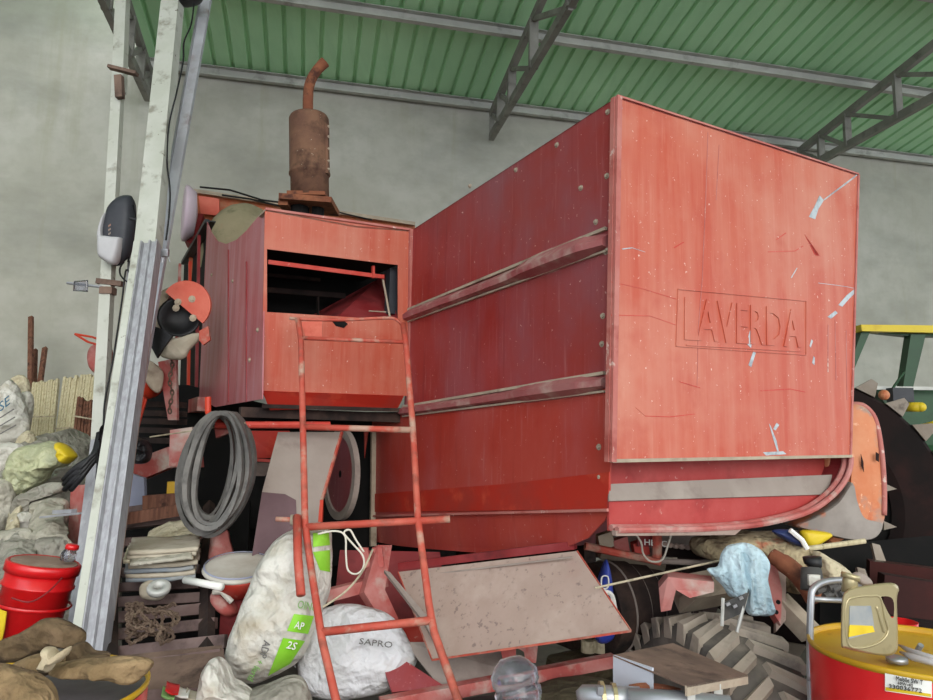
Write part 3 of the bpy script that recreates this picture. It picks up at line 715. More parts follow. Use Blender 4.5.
# tailboard flap
tb = [P(398, 572, 3.1), P(577, 551, 2.68), P(631, 631, 2.4), P(432, 660, 2.74)]
b = MB(); b.poly(tb, .006); tbo = b.build('tailboard', 'dust_pink', cb)
b = MB(); b.beam(tb[2], tb[3], .004, .007); b.beam(tb[0], tb[3], .003, .007); b.beam(tb[1], tb[2], .003, .007); b.build('red_edge', 'red_tube', tbo)
b = MB(); b.beam(P(410, 577, 3.06), P(572, 557, 2.655), .006, .006); b.build('hinge_fold', 'dust_grey', tbo)
b = MB(); b.beam(P(400, 566, 3.12), P(575, 545, 2.71), .03, .03); b.build('hinge_bar', 'red_dark', cb)
# machinery under the hood, right
b = MB(); b.tube([P(585, 546, 2.95), P(660, 562, 3.0)], .016, 8); b.build('lower_rail', 'red_tube', cb)
b = MB(); b.tube([P(657, 533, 2.95), P(657, 556, 2.98)], .02, 10); b.build('rail_post', 'red_tube', cb)
b = MB(); b.tube([P(660, 561, 3.0), P(700, 563, 3.0), P(722, 560, 3.0)], .012, 8); b.build('light_rail', 'dust_grey', cb)
b = MB(); b.tube(crom([P(633, 531, 2.9), P(641, 542, 2.9), P(643, 553, 2.92), P(650, 561, 2.93), P(662, 560, 2.93), P(668, 545, 2.93), P(672, 532, 2.93)], 20, False), .004, 6); b.build('loose_hose', 'rope_white', cb)
b = MB(); b.poly([P(660, 545, 3.1), P(735, 552, 3.15), P(735, 562, 3.15), P(660, 556, 3.1)], .03); rail = b.build('toothed_rail', 'maroon', cb)
b = MB()
for k in range(12):
    x = 664+k*6; b.ball(P(x, 544.5+k*.75, 3.06), .013, 6, 5, (1.2, 1, .9))
o_ = b.build('teeth', 'dust_pink', rail)
b = MB(); b.poly([P(600, 534, 3.3), P(800, 530, 3.6), P(830, 548, 3.6), P(700, 556, 3.4), P(600, 556, 3.3)], .05); b.build('rear_tray', 'dust_grey', cb)
b = MB(); b.tube([P(600, 552, 3.2), P(664, 566, 3.2)], .03, 8); b.build('dusty_pipe', 'dust', cb)
for (x, y, c_) in ((620, 545, 'red_dusty'), (605, 540, 'dust'), (640, 548, 'red_plain')):
    b = MB(); b.box(P(x, y, 3.05), V((.03, 0, .01)), V((0, .03, 0)), V((-.005, 0, .03))); b.build('small_bracket', c_, cb)
b = MB(); b.box(P(648, 541, 3.0), V((.045, 0, 0)), V((0, .01, 0)), V((0, 0, .022))); pl = b.build('maker_plate', 'red_dark', cb)
sight_text('lettering', 'HERC', (644.5, 545), (667, 547), (644.5, 539), 2.96, 'white_print', pl)
# rear axle: dusty box beam with red end, hub tyre
b = MB(); b.poly([P(659, 588, 2.65), P(668, 577, 2.62), P(714, 582, 2.6), P(714, 592, 2.6), P(690, 598, 2.6), P(676, 590, 2.62), P(671, 610, 2.65), P(661, 612, 2.65)], .1); b.build('axle_end', 'red_dusty', cb)
b = MB(); b.poly([P(686, 574, 2.85), P(760, 560, 3.0), P(770, 585, 2.95), P(712, 596, 2.8), P(697, 598, 2.75), P(697, 582, 2.75)], .12); b.build('axle_beam', 'dust', cb)
b = MB(); b.poly([P(758, 562, 2.8), P(776, 560, 2.8), P(782, 590, 2.75), P(781, 625, 2.7), P(766, 600, 2.7)], .03); leg_ = b.build('axle_upright', 'red_dusty', cb)
b = MB(); b.poly([P(776, 560, 2.82), P(786, 562, 2.82), P(786, 620, 2.72), P(776, 632, 2.7)], .02); b.build('axle_side', 'dust_pink', cb)
for px, py in ((778, 602), (776, 612)):
    b = MB(); b.lathe(P(px, py, 2.685), V((0, -1, 0)), [(.008, 0), (.008, .004)], 12); b.build('bolt_hole', 'black_matt', leg_)
b = MB(); b.beam(P(778, 600, 2.8), P(812, 635, 2.7), .08, .06); b.build('drag_link', 'dust', cb)
# tyre
tc_ = P(718, 735, 2.72); tc_.z = .46; ta = (VV*.93+U*(-.30)).normalized()
TR = .5; tw = .15
b = MB(); b.lathe(tc_, ta, [(.2, -tw*.7), (.3, -tw), (TR*.86, -tw*1.05), (TR*.94, -tw*.95), (TR*.96, 0), (TR*.94, tw*.95), (TR*.86, tw*1.05), (.3, tw), (.2, tw*.7)], 60, capends=False)
ty = b.build('rear_tyre', 'tyre_body', cb, True)
b = MB(); a_ = ta.cross(Z).normalized(); bb_ = ta.cross(a_)
for k in range(30):
    for sd in (-1, 1):
        t = 2*math.pi*(k+(.5 if sd > 0 else 0))/30
        def q(t_, h, w_): return tc_+(a_*math.cos(t_)+bb_*math.sin(t_))*h+ta*w_*sd
        dt = .066; sk = .17
        pts = [q(t-dt, TR*.95, tw*.06), q(t+dt*.6, TR*.95, tw*.06), q(t+sk+dt, TR*.93, tw*1.04), q(t+sk-dt, TR*.93, tw*1.04)]
        ptt = [q(t-dt*.7, TR*1.01, tw*.08), q(t+dt*.3, TR*1.01, tw*.08), q(t+sk+dt*.6, TR*.985, tw*1.08), q(t+sk-dt*.6, TR*.985, tw*1.08)]
        pl2 = [q(t+sk+dt, TR*.84, tw*1.08), q(t+sk-dt, TR*.84, tw*1.08)]
        b.add(pts+ptt+pl2, [(0, 1, 2, 3), (4, 5, 6, 7), (0, 1, 5, 4), (1, 2, 6, 5), (3, 0, 4, 7), (2, 8, 9, 3), (6, 8, 9, 7), (2, 6, 8), (3, 7, 9)])
b.build('tread_lugs', 'tyre', ty)
b = MB(); b.lathe(tc_, ta, [(.02, -tw*.75), (.12, -tw*.75), (.21, -tw*.6), (.21, tw*.6), (.02, tw*.6)], 30); b.build('wheel_rim', 'rust', ty)
# front wheel and body mass to carry the machine
fw = combine.location+U*2.6+VV*.3
b = MB(); b.lathe(fw+V((0, 0, .72)), VV, [(.3, -.2), (.6, -.22), (.7, -.15), (.72, 0), (.7, .15), (.6, .22), (.3, .2), (.3, -.2)], 44, capends=False); b.build('front_tyre', 'rubber', cb, True)
bb = combine.location+U*1.9+VV*.75
b = MB(); b.box(bb+V((0, 0, 1.35)), U*1.5, VV*.6, Z*.35); b.build('threshing_body', 'red_dark', cb)
b = MB(); b.box(bb+V((0, 0, .62)), U*1.2, VV*.05, Z*.35); b.build('under_skid', 'dark_machine', cb)

# ================================================================== loose things
# ladder hooked on the housing, standing on the ground in front
def ly(py): return 3.36-(py-318)*.0024
def lp(px, py, dy=0): return P(px, py, ly(py)+dy)
lad = thing('ladder', lp(380, 700), 'red tubular steel ladder leaning against the harvester in front of its lower flank', 'ladder')
def part(name, m, parent, fn, smooth=False):
    b = MB(); fn(b); return b.build(name, m, parent, smooth)
bx_, by_ = lp(335, 700), lp(457, 700)
def ext(p, q, z=.02):
    d = q-p; return p+d*((z-p.z)/d.z)
lr = [lp(298, 319), lp(301, 340), lp(303, 430), lp(305, 525), lp(311, 568), lp(322, 640), lp(336, 700)]
lr.append(ext(lr[-2], lr[-1]))
rr = [lp(403, 324), lp(406, 345), lp(413, 430), lp(418, 520), lp(429, 605), lp(434, 632), lp(458, 700)]
rr.append(ext(rr[-2], rr[-1]))
part('side_rail', 'red_tube', lad, lambda b: b.tube(lr, .0145, 10), True)
part('side_rail', 'red_tube', lad, lambda b: b.tube(rr, .0145, 10), True)
part('top_hoop', 'red_tube', lad, lambda b: b.tube(crom([lp(290, 318), lp(298, 319), lp(340, 320), lp(385, 318), lp(397, 320), lp(404, 328)], 16, False), .008, 8), True)
for (p, q, r) in (((301, 338), (405, 342), .010), ((303, 427), (412, 430), .014), ((276, 519), (297, 520), .010), ((306, 527), (450, 519), .015), ((322, 632), (434, 620), .015)):
    part('rung', 'red_tube', lad, lambda b: b.tube([lp(*p), lp(*q)], r, 10), True)
part('stub_rail', 'red_tube', lad, lambda b: b.tube([lp(297, 516, -.03), lp(298, 560, -.03), lp(301, 595, -.03)], .017, 10), True)
part('clamp_collar', 'dust', lad, lambda b: b.tube([lp(291, 520), lp(300, 520)], .022, 10), True)

# belts
def belt_coil(name, cx, cy, rx, ry, Y, n, label, lean=0, jit=4, mtl='rubber_belt'):
    t = thing(name, P(cx, cy+ry, Y), label, 'belt')
    for k in range(n):
        pts = []
        jx = random.uniform(-jit, jit); jr = random.uniform(-jit, jit)*.8
        for i in range(36):
            a = 2*math.pi*i/36
            x = cx+jx+(rx+jr*.7)*math.cos(a)+2*math.sin(2*a+k); y = cy+(ry+jr)*math.sin(a)+jr*.5+2*math.sin(a*2+k*2)+ry-ry
            y = max(y, cy-ry+abs(math.cos(a))*3)
            pts.append(P(x+lean*(cy-y)/ry, y, Y+(k-n/2)*.024+.04*math.cos(a)))
        b = MB(); vs = []
        # flat-section belt
        cpt = sum(pts, V())/36
        for i, p in enumerate(pts):
            o = (p-cpt); o.y *= .3; o.normalize(); d = V((0, 1, 0))
            vs += [p+o*.010-d*.02, p+o*.010+d*.02, p-o*.010+d*.012, p-o*.010-d*.012]
        fs = []
        for i in range(36):
            j = (i+1) % 36
            for q in range(4): fs.append((i*4+q, i*4+(q+1) % 4, j*4+(q+1) % 4, j*4+q))
        b.add(vs, fs); b.build('belt_loop', mtl, t)
random.seed(11)
belt_coil('drive_belt', 215, 470, 26, 57, 3.25, 11, 'coil of long grey rubber belts hanging on a red hook below the engine housing', 7, 7)
random.seed(3)
if False: belt_coil('drive_belt', 344, 474, 17, 46, 3.62, 4, 'grey rubber belt hanging behind the ladder beside the slanted guard plate', 0, 3)

# ------------------------------------------------------------------ posts at the left
pa = thing('metal_post', P(84, 600, 3.35), 'thin white scuffed metal post, leftmost, with rusty clamps and a plastic casing strapped to it', 'post')
part('upper_tube', 'post_white', pa, lambda b: b.beam(P(124, -30, 4.45), P(119, 92, 4.2), .072, .06, V((0, 1, 0))))
part('lower_tube', 'post_white', pa, lambda b: b.beam(P(118, 90, 4.2), P(99, 440, 3.7), .062, .05, V((0, 1, 0))))
part('side_channel', 'post_metal', pa, lambda b: b.beam(P(131, 262, 3.98), P(116, 440, 3.72), .025, .03, V((0, 1, 0))))
pend = P(80, 600, 3.4)
part('base_tube', 'post_metal', pa, lambda b: b.beam(P(99, 440, 3.7), ext(P(99, 440, 3.7), pend), .06, .05, V((0, 1, 0))))
b = MB(); b.beam(P(109, 67, 4.12), P(137, 74, 4.12), .02, .045, V((0, 1, 0))); b.beam(P(119, 76, 4.13), P(120, 98, 4.13), .045, .04, V((0, 1, 0))); b.build('rusty_clamp', 'wood_old', pa)
b = MB(); b.beam(P(97, 281, 3.88), P(122, 284, 3.88), .03, .03, V((0, 1, 0))); b.box(P(108, 291, 3.88), V((.035, 0, 0)), V((0, .03, 0)), Z*.02); cl = b.build('square_clamp', 'wood_old', pa)
part('clamp_rod', 'zinc', cl, lambda b: b.tube([P(67, 283, 3.86), P(102, 287, 3.86)], .008, 8))
patch('plastic_film', [P(73, 291, 3.85), P(88, 292, 3.85), P(88, 280, 3.85), P(74, 281, 3.85)], .002, 'clear', cl, amp=.002, nx=6, ny=6)

pb = thing('metal_post', P(96, 640, 2.9), 'thick pale metal post with a ribbed steel sleeve, middle of the three leaning posts', 'post')
B0, B1 = P(176, -30, 4.4), P(148, 250, 3.72)
bdir = (B1-B0)
part('upper_tube', 'post_white', pb, lambda b: b.beam(B0, B1, .115, .09, V((0, 1, 0))))
B2 = P(91, 640, 2.8)
def slv(b):
    e = ext(B1, B2, .0); d = (e-B1).normalized(); side = V((1, 0, 0)); side = (side-d*side.dot(d)).normalized(); n = side.cross(d)
    if n.y > 0: n = -n
    s0 = P(147, 246, 3.68)+side*.006
    e0 = e+side*.006
    prof = [(-.066, .05), (-.066, -.0), (-.06, -.014), (-.018, -.014), (-.012, .006), (.012, .006), (.018, -.014), (.026, -.014), (.03, .0), (.05, .0), (.056, -.015), (.064, -.015), (.064, .05)]
    k = len(prof); vs = []
    for o in (s0, e0):
        for x, h in prof: vs.append(o+side*x+n*(-h)+n*.03)
    b.add(vs, [(i, (i+1) % k, (i+1) % k+k, i+k) for i in range(k)]+[tuple(range(k)), tuple(range(2*k-1, k-1, -1))])
part('ribbed_sleeve', 'post_metal', pb, slv)
def wf(b):
    e = ext(B1, B2, .0); d = (e-B1).normalized(); side = V((1, 0, 0)); side = (side-d*side.dot(d)).normalized(); n = side.cross(d)
    if n.y > 0: n = -n
    b.beam(P(147, 246, 3.68)+side*(.006-.041)-n*(-.044), e+side*(.006-.041)+n*.044, .034, .006, n)
part('white_face', 'post_white', pb, wf)
part('side_fin', 'dust_pink', pb, lambda b: b.beam(P(158, 252, 3.76), ext(P(158, 252, 3.76), P(107, 640, 2.9)), .02, .04, V((0, 1, 0))))

pc = thing('metal_post', P(112, 600, 3.2), 'narrow grey channel post leaning behind the thick one, rightmost of the three', 'post')
C0, C1 = P(212, -30, 4.6), P(154, 295, 3.9)
part('post_channel', 'post_lilac', pc, lambda b: b.beam(C0, ext(C0, C1), .062, .03, V((0, 1, 0))))
part('channel_lip', 'zinc', pc, lambda b: b.beam(C0-V((.035, 0, 0)), ext(C0-V((.035, 0, 0)), C1-V((.035, 0, 0))), .012, .05, V((0, 1, 0))))
b = MB(); b.lathe(P(186, -4, 4.3), V((.25, .2, -1)), [(.03, -.08), (.09, -.05), (.1, .03), (.05, .05)], 20)
fl = b.build('lamp', 'black', smooth=True); tag(fl, 'black round lamp at the top edge between two leaning posts', 'lamp')
b = MB(); b.tube(crom([P(194, 4, 4.25), P(191, 25, 4.2), P(184, 42, 4.15), P(183, 62, 4.1), P(176, 95, 4.0), P(169, 125, 3.95), P(167, 160, 3.9), P(170, 190, 3.85), P(169, 215, 3.8), P(166, 240, 3.75)], 40, False), .005, 6)
cab = b.build('power_cable', 'black', smooth=True); tag(cab, 'thin black cable hanging down beside the leaning posts, ending in a plug', 'cable')
part('plug', 'zinc', cab, lambda b: (b.box(P(165, 253, 3.74), V((.02, 0, 0)), V((0, .012, 0)), Z*.02), b.tube([P(163, 258, 3.74), P(162, 263, 3.74)], .004, 6), b.tube([P(168, 257, 3.74), P(170, 262, 3.74)], .004, 6)))

cas = thing('plastic_casing', P(115, 265, 3.9), 'rounded dark and light grey plastic casing strapped high on the leftmost post', 'casing')
pillow('dark_shell', [(107, 215), (110, 206), (118, 198), (127, 195), (133, 198), (135, 210), (133, 240), (129, 255), (123, 262), (118, 266), (110, 262), (104, 236)], 3.88, .06, 'plastic_dark', cas, amp=0, power=5)
pillow('light_shell', [(99, 238), (103, 236), (112, 237), (122, 238), (123, 241), (121, 252), (117, 263), (112, 265), (103, 260), (99, 255)], 3.83, .045, 'plastic_light', cas, amp=0, power=7)
pillow('light_rim', [(99, 242), (101, 228), (106, 214), (108, 214), (105, 230), (104, 242)], 3.86, .045, 'plastic_light', cas, amp=0)
part('orange_marks', 'orange', cas, lambda b: [b.box(P(109+i*1.2, 226+j*4-i, 3.795), V((.002, 0, 0)), V((0, .002, 0)), Z*.006) for i in (0, 1) for j in range(3)])
part('strap_buckle', 'black', cas, lambda b: (b.tube(crom([P(133, 205, 3.86), P(136, 225, 3.9), P(131, 250, 3.9), P(128, 262, 3.9)], 12, False), .006, 6), b.beam(P(130, 218, 3.84), P(138, 220, 3.84), .01, .01)))
b = MB(); b.tube(crom([P(124, 262, 3.9), P(120, 268, 3.88), P(121, 276, 3.86), P(128, 282, 3.85), P(131, 278, 3.85), P(126, 270, 3.86), P(122, 300, 3.84), P(113, 360, 3.74), P(105, 400, 3.68), P(103, 430, 3.62), P(97, 470, 3.55), P(97, 485, 3.52)], 50, False), .005, 6)
cc = b.build('loose_cable', 'black', smooth=True); tag(cc, 'black cable dangling from the grey plastic casing down the leftmost post', 'cable')
# black bundle of straps
br = thing('strap_bundle', P(85, 485, 3.45), 'shaggy bundle of black straps tied to the posts above the red buckets', 'strap bundle')
random.seed(5)
for k in range(9):
    dy = (k % 3-1)*5; dx = (k//3-1)*3
    part('black_strap', 'black', br, lambda b: b.tube(crom([P(66+dx+random.uniform(-2, 2), 482+dy+abs(dx), 3.42), P(78+dx, 473+dy, 3.4), P(90, 462+dy*.8, 3.42), P(97+dx*.5, 452+dy*.5, 3.45), P(99, 438+dy, 3.5)], 14, False), .013, 6), True)
for k in range(3):
    part('hanging_string', 'black', br, lambda b: b.tube(crom([P(99, 440, 3.45), P(101+k*2, 428-k*2, 3.42), P(106, 423+k*4, 3.4)], 8, False), .005, 5), True)
part('hanging_string', 'black', br, lambda b: b.tube([P(98, 450, 3.42), P(96, 500, 3.35), P(96, 542, 3.3)], .005, 5), True)

# ------------------------------------------------------------------ heap of sacks at the left
random.seed(21)
mound = pillow('rubbish_heap', [(-60, 440), (10, 440), (60, 432), (100, 450), (125, 520), (125, 640), (90, 720), (-60, 720)], 5.4, .7, 'tarp_grey', amp=.12, fr=3, seed=2, power=3)
tag(mound, 'heap of grey tarpaulin scraps and rubbish carrying the sacks at the left wall', 'heap', kind='stuff')
def sack(pts, Y, th, m, label, seed, name='sack', cat='sack', group='empty sacks and sheets heaped by the left wall', amp=.042, **k):
    o = pillow(name, pts, Y, th*.6, m, amp=amp, fr=k.pop('fr', 8), seed=seed, **k); return tag(o, label, cat, group)
s1 = sack([(-30, 385), (2, 386), (12, 380), (22, 398), (29, 428), (18, 444), (-5, 448), (-30, 448)], 5.3, .14, 'sack_white', 'white woven sack with blue letters lying highest at the far left', 11)
sight_text('lettering', 'SE', (0, 412), (10, 404), (-1, 403), 5.12, 'blue_print', s1)
for k in range(3):
    part('printed_line', 'grey_print', s1, lambda b: b.beam(P(0, 418+k*8, 5.12), P(14+k, 409+k*8, 5.12), .004, .008))
sack([(8, 388), (14, 377), (24, 376), (30, 388), (27, 410), (20, 424), (13, 405)], 5.5, .08, 'sack_cream', 'cream crumpled sack standing behind the white sack with blue letters', 12)
sack([(20, 395), (30, 392), (33, 402), (30, 425), (24, 440), (19, 425)], 5.45, .07, 'sack_white', 'narrow printed sack wedged beside the left stake bundle', 13)
sack([(18, 440), (28, 430), (36, 440), (42, 452), (30, 458), (18, 455)], 5.2, .09, 'sack_cream', 'small cream sack end under the left stake bundle', 14)
sack([(-30, 450), (0, 443), (22, 445), (20, 458), (10, 475), (-5, 482), (-30, 480)], 4.85, .12, 'sack_white', 'plain white sack at the left edge beside the greenish bag', 15)
sack([(5, 488), (9, 462), (20, 448), (45, 441), (60, 443), (74, 455), (66, 466), (52, 470), (44, 482), (25, 494), (10, 500)], 4.6, .15, 'bag_green', 'greenish see-through plastic bag with a yellow corner on the sack heap', 16, 'plastic_bag', 'bag')
sack([(46, 476), (60, 468), (70, 466), (72, 474), (62, 482), (50, 486)], 4.9, .12, 'sack_white', 'pale sack end between the greenish bag and the black straps', 17)
sack([(-20, 480), (8, 480), (14, 500), (6, 530), (-20, 535)], 4.5, .12, 'sack_grey', 'grey sheet bunched at the left edge below the plain white sack', 18)
sack([(14, 500), (30, 490), (50, 482), (66, 483), (64, 491), (46, 496), (30, 505), (20, 530), (10, 532)], 4.3, .07, 'tarp_grey', 'grey tarpaulin fold draped from the greenish bag down to the left', 19)
sack([(30, 505), (45, 499), (66, 500), (68, 520), (62, 545), (45, 535), (36, 520)], 4.25, .08, 'sack_grey', 'grey woven sack beneath the drab tarpaulin fold', 20)
sack([(-20, 540), (5, 530), (28, 528), (38, 540), (34, 560), (15, 575), (-20, 580)], 3.9, .11, 'sack_grey', 'crumpled grey sack right behind the red bucket', 22)
sack([(36, 542), (52, 536), (70, 540), (74, 560), (64, 575), (45, 570)], 3.8, .07, 'tarp_grey', 'small grey sheet between the red bucket and the thick post', 23)
sack([(-20, 560), (5, 560), (18, 570), (10, 600), (-20, 610)], 3.7, .09, 'tarp_grey', 'dull tarpaulin tucked left of the red bucket', 24)
sack([(14, 515), (30, 512), (36, 528), (24, 538), (10, 530)], 4.2, .07, 'sack_white', 'dirty pale sack crumpled above the red bucket, left of the woven one', 25)
gb = bpy.data.objects['plastic_bag']
pillow('yellow_corner', [(57, 443), (64, 444), (75, 455), (73, 460), (66, 464), (60, 458), (61, 450)], 4.52, .07, 'yellow', gb, amp=.02, seed=4)
for q, m, sd, lb in (([(22, 552, 3.85), (66, 540, 3.75), (60, 500, 4.15), (30, 505, 4.2)], 'sack_grey', 71, 'loose grey woven sheet hanging over the heap beside the red plate'),
                     ([(-12, 600, 3.35), (30, 566, 3.5), (34, 538, 3.8), (-8, 532, 3.9)], 'tarp_grey', 72, 'wrinkled tarpaulin spilling down behind the red bucket at the left edge'),
                     ([(6, 532, 3.95), (20, 534, 4.0), (30, 492, 4.35), (16, 496, 4.4)], 'sack_cream', 73, 'narrow cream sheet trailing below the greenish bag')):
    o = patch('loose_sheet', [P(*p) for p in q], .008, m, amp=.045, fr=7, seed=sd, edge=.22, nx=34, ny=34, curl=-.05); tag(o, lb, 'sheet', 'empty sacks and sheets heaped by the left wall')
b = MB(); b.poly([P(71, 486, 4.3), P(90, 484, 4.2), P(84, 560, 4.1), P(66, 560, 4.2)], .05); tag(b.build('red_plank', 'red_dusty'), 'dusty red flat plate standing behind the thin white post', 'plate')
b = MB(); b.beam(P(44, 517, 3.9), P(84, 513, 3.7), .05, .01); b.beam(P(55, 512, 3.9), P(74, 511, 3.8), .03, .02); tag(b.build('pale_strip', 'post_lilac'), 'pale flat metal strip sticking out left of the posts above the bucket', 'strip')
# stakes
def bundle(tl, tr, br_, bl, Y, m, n, label, tie=.55):
    t = thing('stake_bundle', P((bl[0]+br_[0])/2, bl[1], Y), label, 'bundle', 'bundles of stakes leaning on the wall')
    b = MB(); random.seed(int(tl[0]))
    for r in range(2):
        for i in range(n):
            f = (i+.5)/n; j = random.uniform(-2, 2)
            b.beam(P(tl[0]+(tr[0]-tl[0])*f, tl[1]+(tr[1]-tl[1])*f+j, Y+.45+r*.04), P(bl[0]+(br_[0]-bl[0])*f, bl[1]+30, Y+r*.04), (tr[0]-tl[0])/n*Y/700*.95, .03, V((0, 1, 0)))
    b.build('stakes', m, t)['kind'] = 'stuff'
    b = MB(); y = tie; L = lambda f: (tl[0]+(bl[0]-tl[0])*f, tl[1]+(bl[1]-tl[1])*f); R_ = lambda f: (tr[0]+(br_[0]-tr[0])*f, tr[1]+(br_[1]-tr[1])*f)
    a, c = L(y), R_(y); YY = Y+.45*(1-y)-.04
    b.beam(P(a[0]-1, a[1], YY), P(c[0]+1, c[1], YY), .01, .012); b.build('tie_wire', 'rope', t)
bundle((33, 383), (59, 381), (50, 445), (25, 445), 5.9, 'wood_pale', 10, 'bundle of thin pale wooden stakes, left of the two pale ones')
bundle((64, 379), (98, 376), (84, 450), (50, 452), 5.8, 'wood_pale', 12, 'wide bundle of pale wooden stakes just left of the posts', .68)
bundle((78, 399), (96, 403), (92, 455), (68, 452), 5.5, 'wood_brown', 6, 'short bundle of dark brown sticks in front of the pale stakes', .32)
for (p, q, lb) in (((31, 317), (30, 395), 'tallest dark brown stick leaning upright on the wall'), ((45, 348), (35, 395), 'slanted brown stick right of the tallest one on the wall'), ((35, 350), (33, 400), 'short brown stick between the tallest and the slanted stick')):
    b = MB(); b.beam(P(*p, 6.7), P(q[0], q[1]+25, 6.2), .04, .03, V((0, 1, 0))); tag(b.build('wooden_stick', 'wood_brown'), lb, 'stick', 'sticks leaning on the wall')

# ------------------------------------------------------------------ buckets and drums
def bucket(c, r0, r1, h, ax, m, label, name='bucket', lid=None, nested=False):
    c = V(c); ax = V(ax).normalized()
    t = thing(name, c, label, 'bucket')
    b = MB(); b.lathe(c, ax, [(r0, 0), (r1*.97, h*.78), (r1*1.03, h*.79), (r1*1.03, h*.81), (r1*.98, h*.82), (r1*.99, h*.9), (r1*1.03, h*.91), (r1*1.03, h*.93), (r1, h*.94), (r1*1.02, h), (r1*.96, h), (r1*.94, h*.9)] if not lid else [(r0, 0), (r1*.97, h*.78), (r1*1.03, h*.79), (r1*1.03, h*.81), (r1*.98, h*.82), (r1, h)], 40)
    b.build('bucket_body', m, t, True)
    if lid:
        b = MB(); b.lathe(c+ax*h, ax, [(r1*1.0, -.03), (r1*1.06, -.03), (r1*1.06, .005), (r1*1.0, .012), (r1*.95, .005), (.02, .006)], 40); l = b.build('lid_rim', m, t, True)
        b = MB(); b.lathe(c+ax*(h+.007), ax, [(r1*.93, -.006), (r1*.93, .003), (.01, .003)], 40); b.build('lid_top', lid, l)
    return t
bkax = V((.16, .05, 1)).normalized()
btop = P(44, 564, 2.95)
bk = bucket(btop-bkax*.40, .112, .130, .40, bkax, 'paint_red', 'large glossy red lidded bucket at the left behind the burlap', lid='lid_dusty')
b = MB(); rr_ = .134; bc = btop-bkax*.16
b.lathe(bc, bkax, [(rr_*1.03, 0), (rr_*1.06, .006), (rr_*1.03, .012)], 40, capends=False); b.build('bucket_ring', 'paint_red', bk, True)
lbl = [P(-4, 608, 2.80), P(6, 612, 2.79), P(4, 628, 2.79), P(1, 642, 2.79), P(-4, 650, 2.8)]
b = MB(); b.poly(lbl, .004); b.build('yellow_label', 'yellow', bk)
b = MB(); b.tube(crom([P(12, 598, 2.75), P(30, 602, 2.73), P(48, 592, 2.75), P(62, 578, 2.85)], 14, False), .003, 6); b.build('wire_handle', 'red_dark', bk)
jr = thing('jar', P(66, 562, 2.95), 'small clear jar with a red cap on top of the red bucket lid', 'jar')
b = MB(); b.lathe(btop+bkax*.012+V((.08, .02, 0)), bkax, [(.028, 0), (.03, .03), (.02, .045), (.02, .05)], 20); b.build('jar_body', 'clear', jr, True)
b = MB(); b.lathe(btop+bkax*.058+V((.086, .02, 0)), bkax, [(.026, 0), (.026, .015), (.02, .02)], 20); b.build('jar_cap', 'paint_red', jr, True)
# crate below the bucket
cz = (btop-bkax*.40).z; cx_ = btop-bkax*.4
b = MB(); b.box(V((cx_.x, cx_.y+.02, (cz-.01)/2)), V((.24, 0, 0)), V((0, .2, 0)), Z*((cz-.01)/2)); tag(b.build('wooden_crate', 'wood_old'), 'dark wooden crate under the large red lidded bucket', 'crate')
def drum(cx, cy, r, h, label, top='drum_top'):
    t = thing('oil_drum', (cx, cy, 0), label, 'drum')
    c = V((cx, cy, 0))
    pr = [(r*.98, 0), (r, .02)]
    for k in (1, 2): pr += [(r, h*k/3-.02), (r*1.025, h*k/3), (r, h*k/3+.02)]
    pr += [(r, h*.9), (r*1.0, h-.02)]
    b = MB(); b.lathe(c, Z, pr, 64, capends=False); b.build('drum_body', 'paint_red', t, True)
    b = MB(); b.lathe(c, Z, [(r*1.0, h-.018), (r*1.015, h-.014), (r*1.018, h-.004), (r*1.005, h), (r*.985, h-.002), (r*.98, h-.02)], 64, capends=False); b.build('drum_rim', 'paint_yellow', t, True)
    b = MB(); b.lathe(c, Z, [(r*.99, h-.024), (r*.99, h-.018), (.01, h-.018)], 48); b.build('drum_lid', top, t)
    return t
dl = P(20, 690, 1.86)
d1 = drum(dl.x, dl.y+.02, .288, dl.z, 'red drum with a yellow rim at the bottom left, half covered by burlap')
h1 = dl.z
# burlap pieces on it
def bur(pts, Y, th, m, label, seed, **k):
    o = pillow('burlap_sack', pts, Y, th, m, amp=k.pop('amp', .02), fr=k.pop('fr', 12), seed=seed, rough_edge=.03, **k)
    return tag(o, label, 'burlap', 'burlap pieces on the left drum')
bur([(-12, 650), (5, 640), (30, 630), (50, 618), (68, 621), (86, 631), (84, 642), (76, 652), (60, 648), (40, 652), (15, 662), (-12, 662)], 1.95, .035, 'burlap_dark', 'dark burlap fold standing highest at the back of the left drum', 31, tilt=.001)
bur([(10, 666), (30, 656), (52, 652), (64, 656), (60, 670), (40, 676), (16, 674)], 1.86, .035, 'burlap', 'brown burlap roll in the middle of the left drum top', 32)
bur([(-14, 668), (10, 668), (34, 676), (50, 690), (56, 712), (50, 725), (-14, 725)], 1.66, .05, 'burlap', 'large light brown burlap flap nearest the bottom left corner', 33)
bur([(55, 664), (75, 660), (100, 658), (125, 656), (152, 660), (148, 672), (132, 684), (118, 680), (100, 676), (75, 674), (50, 672)], 1.84, .03, 'burlap', 'brown burlap strip reaching right over the rim of the left drum', 34)
bur([(66, 655), (72, 646), (82, 642), (92, 652), (110, 655), (100, 664), (80, 664)], 1.93, .03, 'burlap_dark', 'small dark burlap tuck behind the strip over the drum rim', 35)
o = pillow('cloth_scrap', [(40, 668), (46, 655), (44, 648), (52, 647), (58, 654), (66, 648), (71, 647), (68, 655), (60, 662), (52, 664), (50, 671), (43, 672)], 1.78, .02, 'cloth_fluff', amp=.012, fr=25, seed=8, rough_edge=.08)
tag(o, 'small frayed pale cloth scrap lying on the burlap', 'cloth')
# right drum
dr = P(915, 647, 2.2)
d2 = drum(dr.x, dr.y, .289, dr.z, 'red drum with a yellow rim and white label in the bottom right corner', 'paint_yellow')
c = V((dr.x, dr.y, 0)); h2 = dr.z
